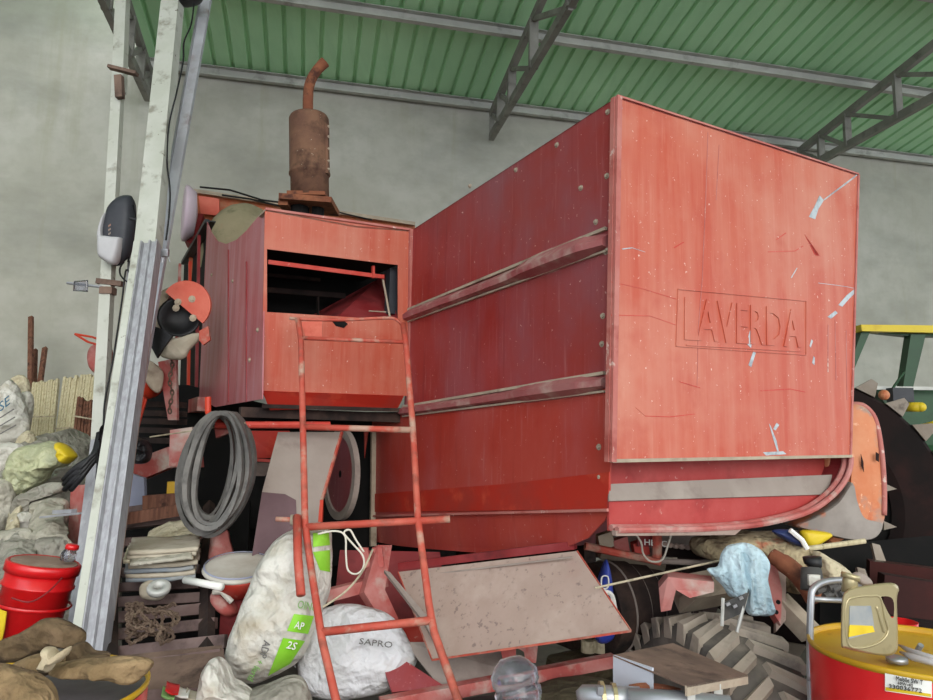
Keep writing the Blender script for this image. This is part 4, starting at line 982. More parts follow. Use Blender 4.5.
# label curved on the drum wall
def dw(px, py, r=.2925):       # sight line onto the drum wall
    d = ray(px, py); ox = CAM.x-c.x; oy = CAM.y-c.y
    A_ = d.x*d.x+d.y*d.y; B_ = 2*(ox*d.x+oy*d.y); C_ = ox*ox+oy*oy-r*r
    D_ = B_*B_-4*A_*C_
    if D_ < 0: D_ = 0
    return CAM+d*((-B_-math.sqrt(D_))/(2*A_))
def wallpatch(name, tl, tr, br_, bl, m, parent, r=.2925, n=10):
    vs = []
    for i in range(n+1):
        f = i/n
        for rr in (r, r-.004):
            vs.append(dw(tl[0]+(tr[0]-tl[0])*f, tl[1]+(tr[1]-tl[1])*f, rr)); vs.append(dw(bl[0]+(br_[0]-bl[0])*f, bl[1]+(br_[1]-bl[1])*f, rr))
    fs = []
    for i in range(n):
        a = i*4; e = a+4; fs += [(a, e, e+1, a+1), (a+2, a+3, e+3, e+2), (a, a+2, e+2, e), (a+1, e+1, e+3, a+3)]
    fs += [(0, 1, 3, 2), (n*4, n*4+2, n*4+3, n*4+1)]
    return _new(name, vs, fs, m, parent)
lab = wallpatch('paper_label', (885, 671), (932, 678), (932, 698), (885, 691), 'white_print', d2)
wallpatch('yellow_stripe', (885.5, 687), (931, 694), (931, 697), (885.5, 690.5), 'yellow', lab, .2935)
def dtext(s, bl, br_, tl, tr=None):
    o = dw(*bl, .2975); t = text('lettering', s, o, dw(*br_, .2975)-o, dw(*tl, .2975)-o, 'black_print', lab, .0012)
dtext('Mobile SW T', (896, 680.5), (923, 685), (896, 676)); dtext('10W-40', (898, 684.5), (913, 687), (898, 681.5)); dtext('330036772', (889, 688), (922, 693), (889, 684))
# jug
jY = P(870, 640, 1.98).y
jug = thing('oil_jug', V((P(872, 655, 1.98).x, 1.98, h2)), 'gold plastic oil jug with a handle and dirty label standing on the right drum', 'jug')
def jp(x, y, dy=0): return P(x, y, 1.98+dy+ (x-840)*.0009)
out = [(841, 643), (842, 600), (848, 590), (857, 587), (875, 584), (893, 583), (899, 589), (897, 600), (898, 640), (896, 652), (885, 656), (860, 652), (845, 648)]
def jugbody(b):
    th = .035
    outer = crom([V((x, y, 0)) for x, y in out], 48); hole = crom([V((x, y, 0)) for x, y in ((881, 597), (890, 597), (894, 603), (893.5, 618), (889, 614), (884, 604))], 48)
    vs = []
    for dy, sc in ((-th, .94), (-th*.7, 1), (th*.7, 1), (th, .94)):
        cx, cy = 869, 620
        for p in outer: vs.append(jp(cx+(p.x-cx)*sc, cy+(p.y-cy)*sc, dy))
    # align hole start
    k0 = min(range(48), key=lambda k: (hole[k]-V((cx, cy, 0))).length)
    for dy in (-th, th):
        for i in range(48):
            a = math.atan2(outer[i].y-606, outer[i].x-888)
            best = min(range(48), key=lambda k: abs(math.remainder(math.atan2(hole[k].y-606, hole[k].x-888)-a, 2*math.pi)))
            vs.append(jp(hole[best].x, hole[best].y, dy))
    n = 48; fs = []
    for l in range(3):
        for i in range(n): fs.append((l*n+i, l*n+(i+1) % n, (l+1)*n+(i+1) % n, (l+1)*n+i))
    for i in range(n):
        j = (i+1) % n
        fs.append((i, j, 4*n+j, 4*n+i)); fs.append((3*n+i, 3*n+j, 5*n+j, 5*n+i)); fs.append((4*n+i, 4*n+j, 5*n+j, 5*n+i))
    b.add(vs, fs)
jo = part('jug_body', 'gold', jug, jugbody, True)
for p_ in jo.data.polygons:
    if abs(p_.normal.y) > .8: p_.use_smooth = False
b = MB(); b.tube(crom([jp(880, 598, -.034), jp(885, 618, -.036), jp(888, 632, -.036), jp(878, 643, -.036), jp(858, 648, -.036), jp(847, 641, -.034), jp(846, 604, -.034), jp(856, 597, -.034), jp(870, 596, -.034)], 40), .0035, 6, closed=True); b.tube(crom([jp(876, 606, -.034), jp(881, 622, -.036), jp(884, 632, -.036)], 10, False), .004, 6); b.build('moulded_ridge', 'gold', jug, True)
b = MB(); b.tube([jp(850, 592), jp(850, 580), jp(851, 576)], [.022, .019, .019], 16); b.tube([jp(850, 579), jp(851, 574)], .024, 16); b.build('jug_neck', 'gold', jug, True)
b = MB(); b.poly([jp(850, 606, -.038), jp(871, 606, -.038), jp(873, 618, -.038), jp(875, 632, -.038), jp(849, 639, -.038)], .004); jl = b.build('jug_label', 'paper_blue', jug)
b = MB(); b.poly([jp(850, 625, -.040), jp(873, 626, -.040), jp(875, 632, -.040), jp(849, 637, -.040)], .003); b.build('yellow_band', 'yellow', jl)
# tools and cap on the drum
cp = hitz(905, 659, h2+.0); b = MB(); b.lathe(hitz(897, 662, h2-.01), Z, [(.028, 0), (.028, .012), (.02, .016)], 20); tag(b.build('drum_cap', 'zinc', smooth=True), 'round metal bung cap lying on the right drum beside the jug', 'cap')
sc_ = thing('rag_tongs', hitz(920, 652, h2), 'worn grey metal snips lying on the right drum lid', 'snips')
for (pts, r) in (([(899, 645), (912, 652), (928, 657), (945, 661)], .010), ([(900, 652), (912, 657), (930, 662), (945, 666)], .010)):
    b = MB(); b.tube([hitz(x, y, h2+.008) for x, y in pts], [.003, r, r, .006], 8); b.build('handle', 'plastic_light', sc_, True)
b = MB(); b.tube([hitz(918, 650, h2+.012), hitz(921, 645, h2+.03)], .008, 8); b.build('pivot', 'zinc', sc_)
# red bucket behind
bc = P(899, 640, 2.75)
bb2 = bucket(V((bc.x, bc.y, bc.z-.12)), .05, .065, .19, Z, 'paint_red', 'small red bucket just behind the gold oil jug')
b = MB(); b.box(V((bc.x+.02, bc.y+.04, (bc.z-.125)/2)), V((.12, 0, 0)), V((0, .12, 0)), Z*((bc.z-.125)/2)); tag(b.build('wooden_crate', 'maroon'), 'dark crate behind the right drum carrying the small red bucket', 'crate')

# ------------------------------------------------------------------ slatted rack with its load
rk = thing('slatted_rack', P(165, 700, 2.5), 'brown slatted steel rack sloping up behind the posts and sacks', 'rack')
def rkY(y): return 2.45+(700-y)*.0075
slats = [(113, 700, 200, 697, 16), (104, 676, 222, 660, 20), (103, 655, 226, 641, 12), (104, 636, 216, 623, 10), (105, 619, 211, 608, 10), (106, 603, 207, 597, 9), (110, 588, 200, 584, 8), (112, 573, 200, 569, 8), (114, 558, 200, 553, 8), (117, 543, 205, 538, 8), (119, 526, 205, 516, 8), (120, 512, 190, 503, 7)]
for x0, y0, x1, y1, w_ in slats:
    Y_ = rkY((y0+y1)/2)
    part('slat', 'slat', rk, lambda b: b.beam(P(x0, y0, Y_), P(x1, y1, Y_), .04, w_*Y_/700, V((0, .3, 1))))
for x in (108, 205):
    part('rack_rail', 'dark_machine', rk, lambda b: b.beam(P(x, 720, 2.4+.06), P(x+4, 505, rkY(505)+.08), .05, .04, V((0, 1, 0))))
part('rack_tray', 'wood_old', rk, lambda b: b.poly([P(126, 655, 2.72), P(222, 645, 2.72), P(232, 690, 2.45), P(126, 700, 2.45)], .02))
b = MB(); b.poly([P(122, 500, 4.4), P(250, 500, 4.4), P(240, 720, 3.2), P(122, 720, 3.2)], .05); b.build('rack_shade_sheet', 'black_matt', rk)  # near-black sheet added so the gaps between slats read as shade
random.seed(9)
for k in range(7):
    y = 576-k*4.6; jx = random.uniform(-3, 3)
    o = patch('folded_sack', [P(126+jx, y+4, 3.05), P(196+jx, y, 3.05), P(198+jx, y-13, 3.4), P(130+jx, y-10, 3.4)], .015, ['paper_blue', 'paper', 'paper_blue', 'paper', 'sack_cream', 'paper', 'paper'][k], amp=.005, fr=8, seed=k+40, nx=16, ny=10, edge=.05, curl=.004)
    tag(o, 'flat folded sack inside the stack on the slatted rack', 'sack', 'folded sacks in the stack on the rack')
o = patch('folded_sack', [P(130, 560, 3.0), P(193, 556, 3.0), P(190, 534, 3.42), P(132, 541, 3.42)], .012, 'sack_grey', amp=.02, fr=6, seed=51, edge=.06, curl=-.01); tag(o, 'rumpled grey sack topmost on the stack on the slatted rack', 'sack')
o = patch('folded_sack', [P(147, 540, 3.42), P(200, 546, 3.3), P(194, 516, 3.6), P(148, 532, 3.6)], .012, 'sack_cream', amp=.02, fr=6, seed=52, edge=.06); tag(o, 'creased cream sack sticking up at the back of the sack stack', 'sack')
b = MB(); b.lathe(P(159, 591, 2.95), V((.1, -.5, 1)), [(.018, 0), (.042, 0), (.046, .01), (.046, .02), (.042, .026), (.018, .026), (.018, 0)], 28, capends=False); tag(b.build('wire_roll', 'galv', smooth=True), 'small shiny roll of wire under the sack stack', 'roll')
pillow_ = pillow('brown_paper', [(140, 586), (150, 580), (160, 583), (168, 590), (160, 600), (142, 598)], 3.05, .02, 'paper', amp=.01, seed=4); tag(pillow_, 'pale brown paper scrap beside the shiny wire roll', 'paper')
b = MB(); random.seed(31)
for s_ in range(9):
    pts = []; x, y = random.uniform(135, 175), random.uniform(606, 632); a = random.uniform(0, 6)
    for i in range(26):
        a += random.uniform(-.8, .8); x += 3.8*math.cos(a); y += 2.6*math.sin(a)
        if x < 128 or x > 186: a = math.pi-a
        if y < 604 or y > 643: a = -a
        x = min(max(x, 126), 190); y = min(max(y, 603), 645)
        pts.append(P(x, y, 2.85+(620-y)*.003-s_*.008+random.uniform(-.005, .005)))
    chain(b, [p for i, p in enumerate(pts) if i == 0 or (p-pts[i-1]).length > .004], r=.0046)
tag(b.build('steel_chain', 'chain'), 'tangled rusty steel chain heaped on the slatted rack', 'chain')
b = MB(); b.poly([P(120, 470, 3.9), P(144, 478, 3.9), P(145, 512, 3.9), P(119, 515, 3.9)], .03); bd = b.build('lilac_board', 'board_lilac'); tag(bd, 'lilac grey board with a dark blue lower band behind the thick post', 'board')
part('blue_band', 'navy', bd, lambda b: b.poly([P(119.5, 508, 3.88), P(145, 506, 3.88), P(145, 513, 3.88), P(119, 516, 3.88)], .01))
b = MB(); b.box(P(180, 489, 3.9), V((.055, 0, 0)), V((0, .04, 0)), Z*.04); tag(b.build('yellow_box', 'paint_yellow'), 'small dirty yellow box behind the hanging belts', 'box')
b = MB(); b.beam(P(145, 505, 3.8), P(190, 502, 3.8), .06, .1); b.beam(P(118, 520, 3.7), P(192, 508, 3.7), .06, .06); tag(b.build('timber_beam', 'wood_brown'), 'rough brown timber lying across behind the sack stack', 'beam')
o = pillow('wire_coil', [(128, 446), (135, 438), (146, 440), (151, 450), (148, 462), (136, 464), (128, 458)], 3.75, .06, 'black', amp=.02, fr=20, seed=2); tag(o, 'black coil of wire on the red support arm by the thick post', 'coil')
o = patch('red_fabric', [P(200, 595, 3.3), P(232, 575, 3.3), P(222, 528, 3.4), P(206, 528, 3.4)], .02, 'red_dusty', amp=.012, seed=61, fr=12, curl=-.05); tag(o, 'dusty red ribbed sheet standing between sack stack and red tub', 'sheet')
# coloured packet scraps
for k, (x, y, m, lb) in enumerate(((172, 688, 'paint_red', 'red and white packet scrap'), (182, 692, 'white_print', 'small white paper scrap'), (192, 694, 'paper', 'beige paper scrap'), (168, 694, 'green_print', 'green packet scrap'))):
    o = patch('paper_scrap', [P(x-7, y+4, 2.3), P(x+6, y+7, 2.28), P(x+8, y-2, 2.36), P(x-5, y-6, 2.38)], .004, m, amp=.006, seed=k, nx=6, ny=6, curl=.004); tag(o, lb+' at the foot of the slatted rack', 'scrap')
# red tub with pale lid, lower red tub, tube
tb1 = P(240, 566, 3.15); t = thing('red_tub', tb1-Z*.09, 'round red tub with a dirty white and blue lid left of the big sack', 'tub')
b = MB(); b.lathe(tb1-Z*.1, V((.05, -.25, 1)), [(.095, 0), (.14, .08), (.142, .095)], 36); b.build('tub_body', 'red_plain', t, True)
b = MB(); b.lathe(tb1-Z*.005+V((0, -.02, 0)), V((.05, -.25, 1)), [(.145, -.01), (.15, 0), (.14, .01), (.12, .004), (.02, .006)], 36); lt = b.build('tub_lid', 'lid_white', t, True)
b = MB(); b.lathe(tb1+Z*.006+V((0, -.02, 0)), V((.05, -.25, 1)), [(.142, 0), (.145, .004), (.138, .006)], 36, capends=False); b.build('blue_ring', 'board_lilac', lt, True)
b = MB(); b.box(tb1-Z*.2+V((.03, .04, 0)), V((.09, 0, 0)), V((0, .08, 0)), Z*.09); tag(b.build('metal_box', 'red_dark'), 'dark red metal box under the round red tub', 'box')
o = pillow('red_tub', [(211, 594), (220, 590), (232, 600), (238, 612), (228, 616), (214, 606)], 3.1, .05, 'red_dusty', amp=.0); tag(o, 'small dusty red tub lying under the white tube end', 'tub')
part('pale_rim', 'sack_white', o, lambda b: b.tube([P(213, 592, 3.04), P(222, 592, 3.04), P(232, 602, 3.04)], .012, 8))
b = MB(); b.tube([P(185, 580, 3.0), P(222, 587, 2.9)], .015, 16); tag(b.build('white_tube', 'white_print', smooth=True), 'short shiny white tube lying between the rack and the red tub', 'tube')

# ------------------------------------------------------------------ big sacks
bs = pillow('fertilizer_sack', [(312, 528), (298, 527), (280, 537), (262, 560), (245, 600), (230, 640), (223, 668), (226, 682), (250, 684), (275, 676), (300, 660), (312, 640), (322, 610), (330, 590), (332, 560), (330, 532)], 2.9, .13, 'sack_white', amp=.022, fr=6, seed=71, tilt=.0012, power=3.6, stretch=(1, 1, 1.6))
tag(bs, 'big dirty white sack with lime green print standing upright left of the ladder', 'sack')
def dep(px, py, obj, off=.004):       # front surface of a mesh along a sight line, nudged to the camera
    d = ray(px, py).normalized(); o_ = ORG[obj.name]
    ok, loc, n, i = obj.ray_cast(CAM-o_, d)
    return (loc+o_-d*off) if ok else None
def stick(name, poly_px, m, obj, off=.004, sub=8):
    """print lying on a soft surface: quad corners tl, tr, br, bl"""
    tl, tr, br_, bl = poly_px; vs = []; fs = []; n = sub
    last = None
    for j in range(n+1):
        for i in range(n+1):
            a = i/n; c_ = j/n
            x = (tl[0]*(1-a)+tr[0]*a)*(1-c_)+(bl[0]*(1-a)+br_[0]*a)*c_; y = (tl[1]*(1-a)+tr[1]*a)*(1-c_)+(bl[1]*(1-a)+br_[1]*a)*c_
            p = dep(x, y, obj, off) or last or P(x, y, 2.6); last = p; vs.append(p)
    W = n+1
    for j in range(n):
        for i in range(n): fs.append((j*W+i, j*W+i+1, j*W+W+i+1, j*W+W+i))
    k = len(vs); vs += [v+ray(400, 600).normalized()*.003 for v in vs]; fs += [tuple(x+k for x in reversed(f)) for f in fs]
    return _new(name, vs, fs, m, obj, True)
def stext(s, bl, br_, tl, m, obj, off=.012):
    cx, cy = (br_[0]+tl[0])/2, (br_[1]+tl[1])/2
    p = dep(cx, cy, obj, off)
    if p is None: return
    Y_ = p.y
    o = P(*bl, Y_); text('lettering', s, o, P(*br_, Y_)-o, P(*tl, Y_)-o, m, obj, .002)
bpy.context.view_layer.update()
stick('green_print', ((313, 533), (329, 533), (330, 545), (313, 547)), 'lime', bs, .006)
stick('green_print', ((313, 552), (330, 550), (330, 572), (320, 570)), 'lime', bs, .006)
stick('green_print', ((294, 614), (314, 616), (308, 634), (287, 631)), 'lime', bs, .006)
stick('green_print', ((283, 638), (305, 641), (290, 664), (268, 676)), 'lime', bs, .006)
stext('OINO', (297, 608), (317, 612), (299, 600), 'green_print', bs, .025)
stext('AP', (294, 628), (303, 630), (296, 621), 'white_print', bs, .02)
stext('2S', (286, 648), (295, 650), (289, 641), 'white_print', bs, .02)
stext('ADP', (264, 640), (259, 657), (271, 642), 'grey_print', bs, .022)
stext('+ fertil', (258, 659), (247, 679), (264, 662), 'green_print', bs)
ws = pillow('white_sack', [(318, 612), (340, 604), (365, 606), (388, 614), (400, 625), (410, 642), (417, 660), (404, 680), (380, 694), (345, 700), (312, 697), (300, 680), (298, 655), (306, 630)], 2.9, .10, 'sack_white_clean', amp=.02, fr=6, seed=73, tilt=.0008, power=3)
tag(ws, 'full white sack lying behind the ladder on the red frame', 'sack')
bpy.context.view_layer.update()
stext('SAPRO', (359, 644), (392, 648), (360, 638), 'grey_print', ws, .03)
stext('NOOK', (296, 668), (312, 640), (290, 662), 'grey_print', ws, .02)
for (pts, Y_, m, lb, sd) in (([(200, 694), (203, 670), (213, 658), (222, 668), (230, 686), (245, 694), (262, 715), (200, 715)], 2.35, 'sack_white', 'crumpled pale sack at the bottom edge left of the big sack', 81),
                             ([(240, 697), (262, 688), (285, 679), (300, 680), (308, 692), (306, 715), (240, 715)], 2.4, 'tarp_grey', 'brown grey crumpled tarpaulin under the big sack', 82)):
    tag(pillow('crumpled_sack', pts, Y_, .09, m, amp=.04, fr=10, seed=sd), lb, 'sack')
b = MB()
b.tube(crom([P(318, 534, 2.55), P(335, 531, 2.55), P(345, 536, 2.55), P(346, 555, 2.55), P(348, 570, 2.55), P(356, 574, 2.55), P(363, 568, 2.55), P(363, 556, 2.55), P(352, 543, 2.55), P(344, 533, 2.55), P(350, 530, 2.56), P(356, 540, 2.56), P(364, 552, 2.56)], 60, False), .0035, 6)
rp_ = b.build('white_rope', 'rope_white', smooth=True); tag(rp_, 'loop of thin white rope hanging from the neck of the big sack', 'rope')
b = MB(); b.tube(crom([P(373, 549, 2.5), P(362, 572, 2.5), P(345, 592, 2.5), P(323, 607, 2.5)], 12, False), .004, 6); tag(b.build('thin_string', 'rope'), 'thin straight string crossing down behind the ladder to the big sack', 'string')
for (a, c_, Y0, Y1, lb) in (((150, 437), (245, 423), 3.5, 3.3, 'thin pinkish string tied from the thick post to the red hook'), ((595, 588), (722, 560), 2.5, 2.7, 'pale thin cord stretched from the tailboard to the blue cloth')):
    b = MB(); b.tube([P(*a, Y0), P(*c_, Y1)], .004, 6); tag(b.build('thin_string', 'rope'), lb, 'string')

# ------------------------------------------------------------------ bottom centre
bt = P(516, 683, 2.15); b = MB(); bax = V((-.25, .2, 1))
b.lathe(bt-bax.normalized()*.07, bax, [(.02, 0), (.06, .01), (.068, .03), (.07, .05), (.062, .06), (.07, .07), (.07, .1), (.05, .125), (.03, .14)], 28)
jg = b.build('plastic_bottle', 'clear', smooth=True); tag(jg, 'crumpled clear plastic bottle below the dusty tailboard', 'bottle')
hs = thing('hose_fitting', P(640, 698, 1.95), 'silver threaded hose coupling lying at the bottom edge below the metal box', 'coupling')
b = MB(); b.tube([P(577, 697, 1.98), P(583, 696, 1.98), P(600, 697, 1.96), P(640, 699, 1.95)], [.015, .028, .03, .03], 16); b.build('coupling_body', 'zinc', hs, True)
b = MB(); b.tube([P(600, 697, 1.96), P(604, 697, 1.96)], .04, 12); b.tube([P(612, 698, 1.96), P(616, 698, 1.96)], .038, 12); b.build('coupling_nut', 'gold', hs)
b = MB(); b.tube([P(600, 694, 1.93), P(600, 686, 1.93)], .01, 8); b.build('valve_nipple', 'zinc', hs)
b = MB(); b.tube([P(628, 700, 1.94), P(680, 703, 1.92), P(730, 708, 1.9)], .03, 16); b.build('clear_hose', 'zinc', hs, True)
mb = thing('metal_table', P(680, 700, 2.0), 'small metal stand with a brown dusty top in front of the tractor tyre', 'stand')
T = [P(613, 655, 2.1), P(673, 643, 2.35), P(748, 675, 2.12), P(687, 686, 1.86)]
b = MB(); b.poly(T, .004, Z); b.build('table_top', 'wood_old', mb)
b = MB(); b.poly([T[0], P(652, 668, 1.97), P(652, 740, 1.97), P(613, 740, 2.1)], .006); b.build('side_sheet', 'steel_white', mb)
b = MB(); b.poly([T[3]+Z*.0, T[2], T[2]-Z*.025, T[3]-Z*.025], .006); b.build('front_lip', 'dust', mb)
b = MB(); b.beam(P(646, 670, 2.1), P(630, 694, 2.05), .015, .02); b.build('brace', 'galv_dark', mb)
for x, y, Y_ in ((716, 683, 2.0), (690, 686, 1.9), (718, 678, 2.25)):
    p = P(x, y, Y_); part('leg', 'galv', mb, lambda b: b.beam(p, V((p.x, p.y, 0)), .02, .02, V((0, 1, 0))))
b = MB(); b.tube(crom([P(630, 690, 2.0), P(645, 688, 1.99), P(665, 690, 1.98), P(680, 694, 1.97)], 12, False), .014, 8); tag(b.build('rusty_spring', 'rust'), 'rusty coiled chain piece under the small metal stand', 'chain')
o = pillow('debris_heap', [(520, 700), (545, 688), (590, 682), (620, 690), (625, 720), (520, 720)], 2.75, .15, 'olive', amp=.06, fr=9, seed=5); tag(o, 'dark olive debris on the ground between the frame tube and metal stand', 'debris', kind='stuff')
o = pillow('debris_heap', [(440, 712), (480, 702), (520, 705), (560, 712), (560, 730), (440, 730)], 2.6, .12, 'dark_machine', amp=.05, fr=9, seed=6); tag(o, 'dark debris on the ground below the dusty tailboard', 'debris', kind='stuff')
o = pillow('olive_tarpaulin', [(545, 660), (560, 655), (640, 640), (660, 660), (620, 678), (560, 682)], 3.3, .1, 'olive', amp=.05, fr=5, seed=15); tag(o, 'olive tarpaulin in the dark under the tailboard', 'tarpaulin')
# grooved dark drum and blue bottle behind the tailboard
gc = P(648, 600, 3.25); gax = V((.9, .42, .05)).normalized()
b = MB(); pr = []
for k in range(7):
    x = -.24+k*.085; r = .2-.012*k if k else .19
    pr += [(r, x), (r, x+.074), (r*.95, x+.078), (r*.95, x+.082)]
b.lathe(gc-gax*.05, gax, pr, 36); gd = b.build('grooved_cylinder', 'dark_machine', smooth=False); tag(gd, 'dark brown grooved cylinder lying behind the tailboard under the hood', 'cylinder')
b = MB()
for k in range(1, 6): b.lathe(gc-gax*(.05+.24-k*.085+.006), gax, [(.203-.012*k, -.005), (.209-.012*k, 0), (.203-.012*k, .005)], 36, capends=False)
b.build('bright_edge', 'dust_grey', gd)
o = pillow('blue_bottle', [(606, 559), (611, 575), (613, 595), (616, 620), (612, 640), (596, 640), (592, 600), (598, 578)], 2.95, .05, 'blue', amp=.0); tag(o, 'blue and white plastic bag hanging behind the tailboard corner', 'bag')
part('white_print', 'white_print', o, lambda b: b.tube(crom([P(602, 577, 2.89), P(608, 577, 2.89), P(608, 587, 2.89), P(602, 588, 2.89)], 16), .003, 6, closed=True))
part('white_arc', 'white_print', o, lambda b: b.tube(crom([P(600, 592, 2.89), P(611, 594, 2.89), P(615, 610, 2.9)], 10, False), .01, 6))
for k, x in enumerate((588, 600, 612)):
    b = MB(); b.tube([P(x, 640, 3.1), P(x, 652, 3.1)], .03, 12); o = b.build('pale_canister', 'sack_cream'); tag(o, ['left', 'middle', 'right'][k]+' of three pale canisters showing under the tailboard corner', 'canister', 'pale canisters under the tailboard')

# ------------------------------------------------------------------ right side
cl_ = pillow('blue_rag', [(722, 551), (732, 544), (750, 544), (763, 552), (769, 562), (767, 580), (772, 600), (775, 614), (760, 617), (747, 613), (745, 590), (738, 592), (730, 597), (722, 585), (708, 570), (718, 566)], 2.6, .03, 'cloth_blue', amp=.035, fr=14, seed=91, power=7, stretch=(2, 1, .35)); tag(cl_, 'dirty light blue rag draped over the dusty axle beam', 'rag')
bk_ = thing('folding_bracket', P(735, 628, 2.45), 'small dark perforated metal bracket with thin legs under the blue rag', 'bracket')
b = MB(); b.poly([P(722, 603, 2.45), P(749, 592, 2.42), P(743, 613, 2.42), P(722, 622, 2.45)], .008); b.build('bracket_plate', 'rubber', bk_)
for (p, q) in (((723, 598), (722, 626)), ((747, 593), (737, 632))): part('leg', 'galv', bk_, lambda b: b.tube([P(*p, 2.43), P(*q, 2.42)], .006, 6))
for p in ((741, 598), (735, 606), (728, 604)): part('slot', 'zinc', bk_, lambda b: b.box(P(*p, 2.42), V((.006, 0, .003)), V((0, .004, 0)), V((-.002, 0, .004))))
o = pillow('sacking_heap', [(690, 540), (720, 533), (760, 530), (790, 534), (808, 548), (830, 558), (850, 575), (845, 590), (815, 588), (790, 592), (765, 580), (740, 560), (700, 556)], 3.0, .16, 'hemp_heap', amp=.06, fr=9, seed=95); tag(o, 'heap of beige straw, sacking and scraps on the rear axle', 'heap', kind='stuff')
o = pillow('brown_sack', [(815, 552), (830, 558), (848, 572), (856, 590), (835, 596), (820, 585)], 2.8, .07, 'sack_cream', amp=.03, seed=96); tag(o, 'dusty cream sack behind the tubular stool', 'sack')
o = pillow('yellow_sheet', [(800, 531), (820, 531), (832, 535), (818, 545), (808, 548)], 3.1, .03, 'yellow', amp=.005, seed=97); tag(o, 'small bright yellow sheet under the hood lip at the right', 'sheet')
o = pillow('dark_blue_rag', [(772, 531), (790, 530), (803, 540), (806, 548), (790, 543)], 2.85, .03, 'navy', amp=.01, seed=98); tag(o, 'dark blue rag on the straw heap under the hood lip', 'rag')
part('white_hem', 'white_print', o, lambda b: b.tube([P(790, 530, 2.8), P(802, 540, 2.8), P(807, 549, 2.8)], .01, 6))
b = MB(); b.tube([P(805, 549, 3.0), P(865, 541, 3.0)], .011, 8); tag(b.build('wooden_stick', 'wood_pale'), 'light wooden stick lying under the orange guard', 'stick')
b = MB(); b.tube(crom([P(772, 556, 2.75), P(782, 562, 2.72), P(795, 572, 2.7), P(806, 585, 2.7), P(815, 600, 2.7)], 16, False), [.03]*4+[.035]*12, 12); tag(b.build('hydraulic_hose', 'rust', smooth=True), 'rusty red hose bending down from the blue rag to the stool', 'hose')
ft = thing('hand_torch', P(815, 590, 2.5), 'black plastic hand torch standing in the straw heap', 'torch')
b = MB(); b.tube([P(812, 557, 2.6), P(813, 565, 2.6), P(811, 568, 2.6)], [.032, .03, .022], 16); b.build('torch_head', 'black', ft, True)
b = MB(); b.tube([P(811, 568, 2.6), P(813, 590, 2.58)], [.034, .042], 14); b.build('torch_body', 'rubber', ft, True)
b = MB(); b.box(P(814, 580, 2.54), V((.02, 0, 0)), V((0, .006, 0)), Z*.018); b.build('torch_label', 'sack_white', ft)
st = thing('tubular_stool', P(825, 690, 2.35), 'grey tubular metal stool frame left of the right drum', 'stool')
part('frame_tube', 'zinc', st, lambda b: b.tube(crom([P(810, 680, 2.32), P(810, 640, 2.33), P(811, 600, 2.35), P(814, 588, 2.36), P(824, 582, 2.38), P(840, 580, 2.4), P(856, 580, 2.42)], 36, False)+[P(858, 581, 2.42)], .011, 10), True)
part('cross_bar', 'zinc', st, lambda b: b.tube([P(811, 599, 2.35), P(856, 601, 2.42)], .009, 8), True)
p = P(810, 680, 2.32); part('leg', 'zinc', st, lambda b: b.tube([p, V((p.x, p.y, 0.02))], .011, 8))
p2 = P(858, 581, 2.42); part('leg', 'zinc', st, lambda b: b.tube([p2, V((p2.x, p2.y, 0.02))], .011, 8))
for k, (x, y) in enumerate(((822, 590), (830, 595), (838, 588), (846, 593), (834, 586))):
    b = MB(); b.tube([P(x-6, y+2, 2.4), P(x+5, y-3, 2.42)], .011, 8); b.lathe(P(x+5, y-3, 2.42), V((.5, -1, .4)), [(.008, -.01), (.02, -.01), (.02, .01), (.008, .01)], 6)
    tag(b.build('bolt_scrap', 'rubber'), 'grey metal fitting piled on the tubular stool', 'fitting', 'metal fittings on the stool')
o = pillow('work_glove', [(852, 575), (858, 572), (868, 577), (872, 584), (862, 585), (855, 580)], 2.4, .02, 'dust_grey', amp=.006, seed=99); tag(o, 'grey dusty glove end behind the oil jug', 'glove')
# orange guard / tank
og = thing('orange_tank', P(860, 540, 3.0), 'battered orange metal tank hanging at the right of the harvester hood', 'tank')
def shell(name, pts, Y, depth, m, parent, n=60, bev=.03):
    """pressed box: rounded outline, bevelled edge, real depth"""
    w = crom([P(p[0], p[1], Y) for p in pts], n); c = sum(w, V())/n; b = MB()
    vs = []
    for (sc, dy) in ((1-bev*2.2, 0), (1-bev*.6, bev*.35), (1, bev*1.2), (1, depth), (.9, depth+.02)):
        vs += [c+(p-c)*sc+V((0, dy, 0)) for p in w]
    fs = [tuple(range(n)), tuple(range(5*n-1, 4*n-1, -1))]
    for l in range(4):
        for i in range(n): fs.append((l*n+i, l*n+(i+1) % n, (l+1)*n+(i+1) % n, (l+1)*n+i))
    b.add(vs, fs); return b.build(name, m, parent)
shell('tank_shell', [(828, 404), (840, 403), (852, 403), (862, 404), (871, 410), (878, 425), (883, 450), (886, 485), (887, 512), (884, 528), (878, 536), (868, 540), (850, 539), (828, 534)], 3.24, .3, 'orange', og)
shell('bent_skirt', [(796, 526), (815, 517), (838, 502), (853, 482), (858, 500), (866, 518), (884, 524), (880, 536), (868, 541), (848, 540), (815, 532)], 3.17, .2, 'grey_orange', og)
b = MB(); b.poly([P(853, 421, 3.23), P(868, 424, 3.23), P(872, 500, 3.22), P(867, 521, 3.22), P(850, 521, 3.22)], .01); ofp = b.build('raised_face', 'orange', og)
b = MB(); b.tube(crom([P(852, 404, 3.28), P(864, 406, 3.26), P(875, 419, 3.25), P(881, 448, 3.24), P(884, 485, 3.24), P(884, 515, 3.24)], 24, False), .012, 8); b.build('rolled_edge', 'pink_edge', og, True)
b = MB(); b.poly([P(861, 454, 3.214), P(863.5, 462, 3.214), P(864, 472, 3.214), P(861.5, 466, 3.214)], .003); b.poly([P(876, 452, 3.22), P(879, 454, 3.22), P(879, 462, 3.22), P(876, 460, 3.22)], .003); b.build('torn_slot', 'maroon', og)
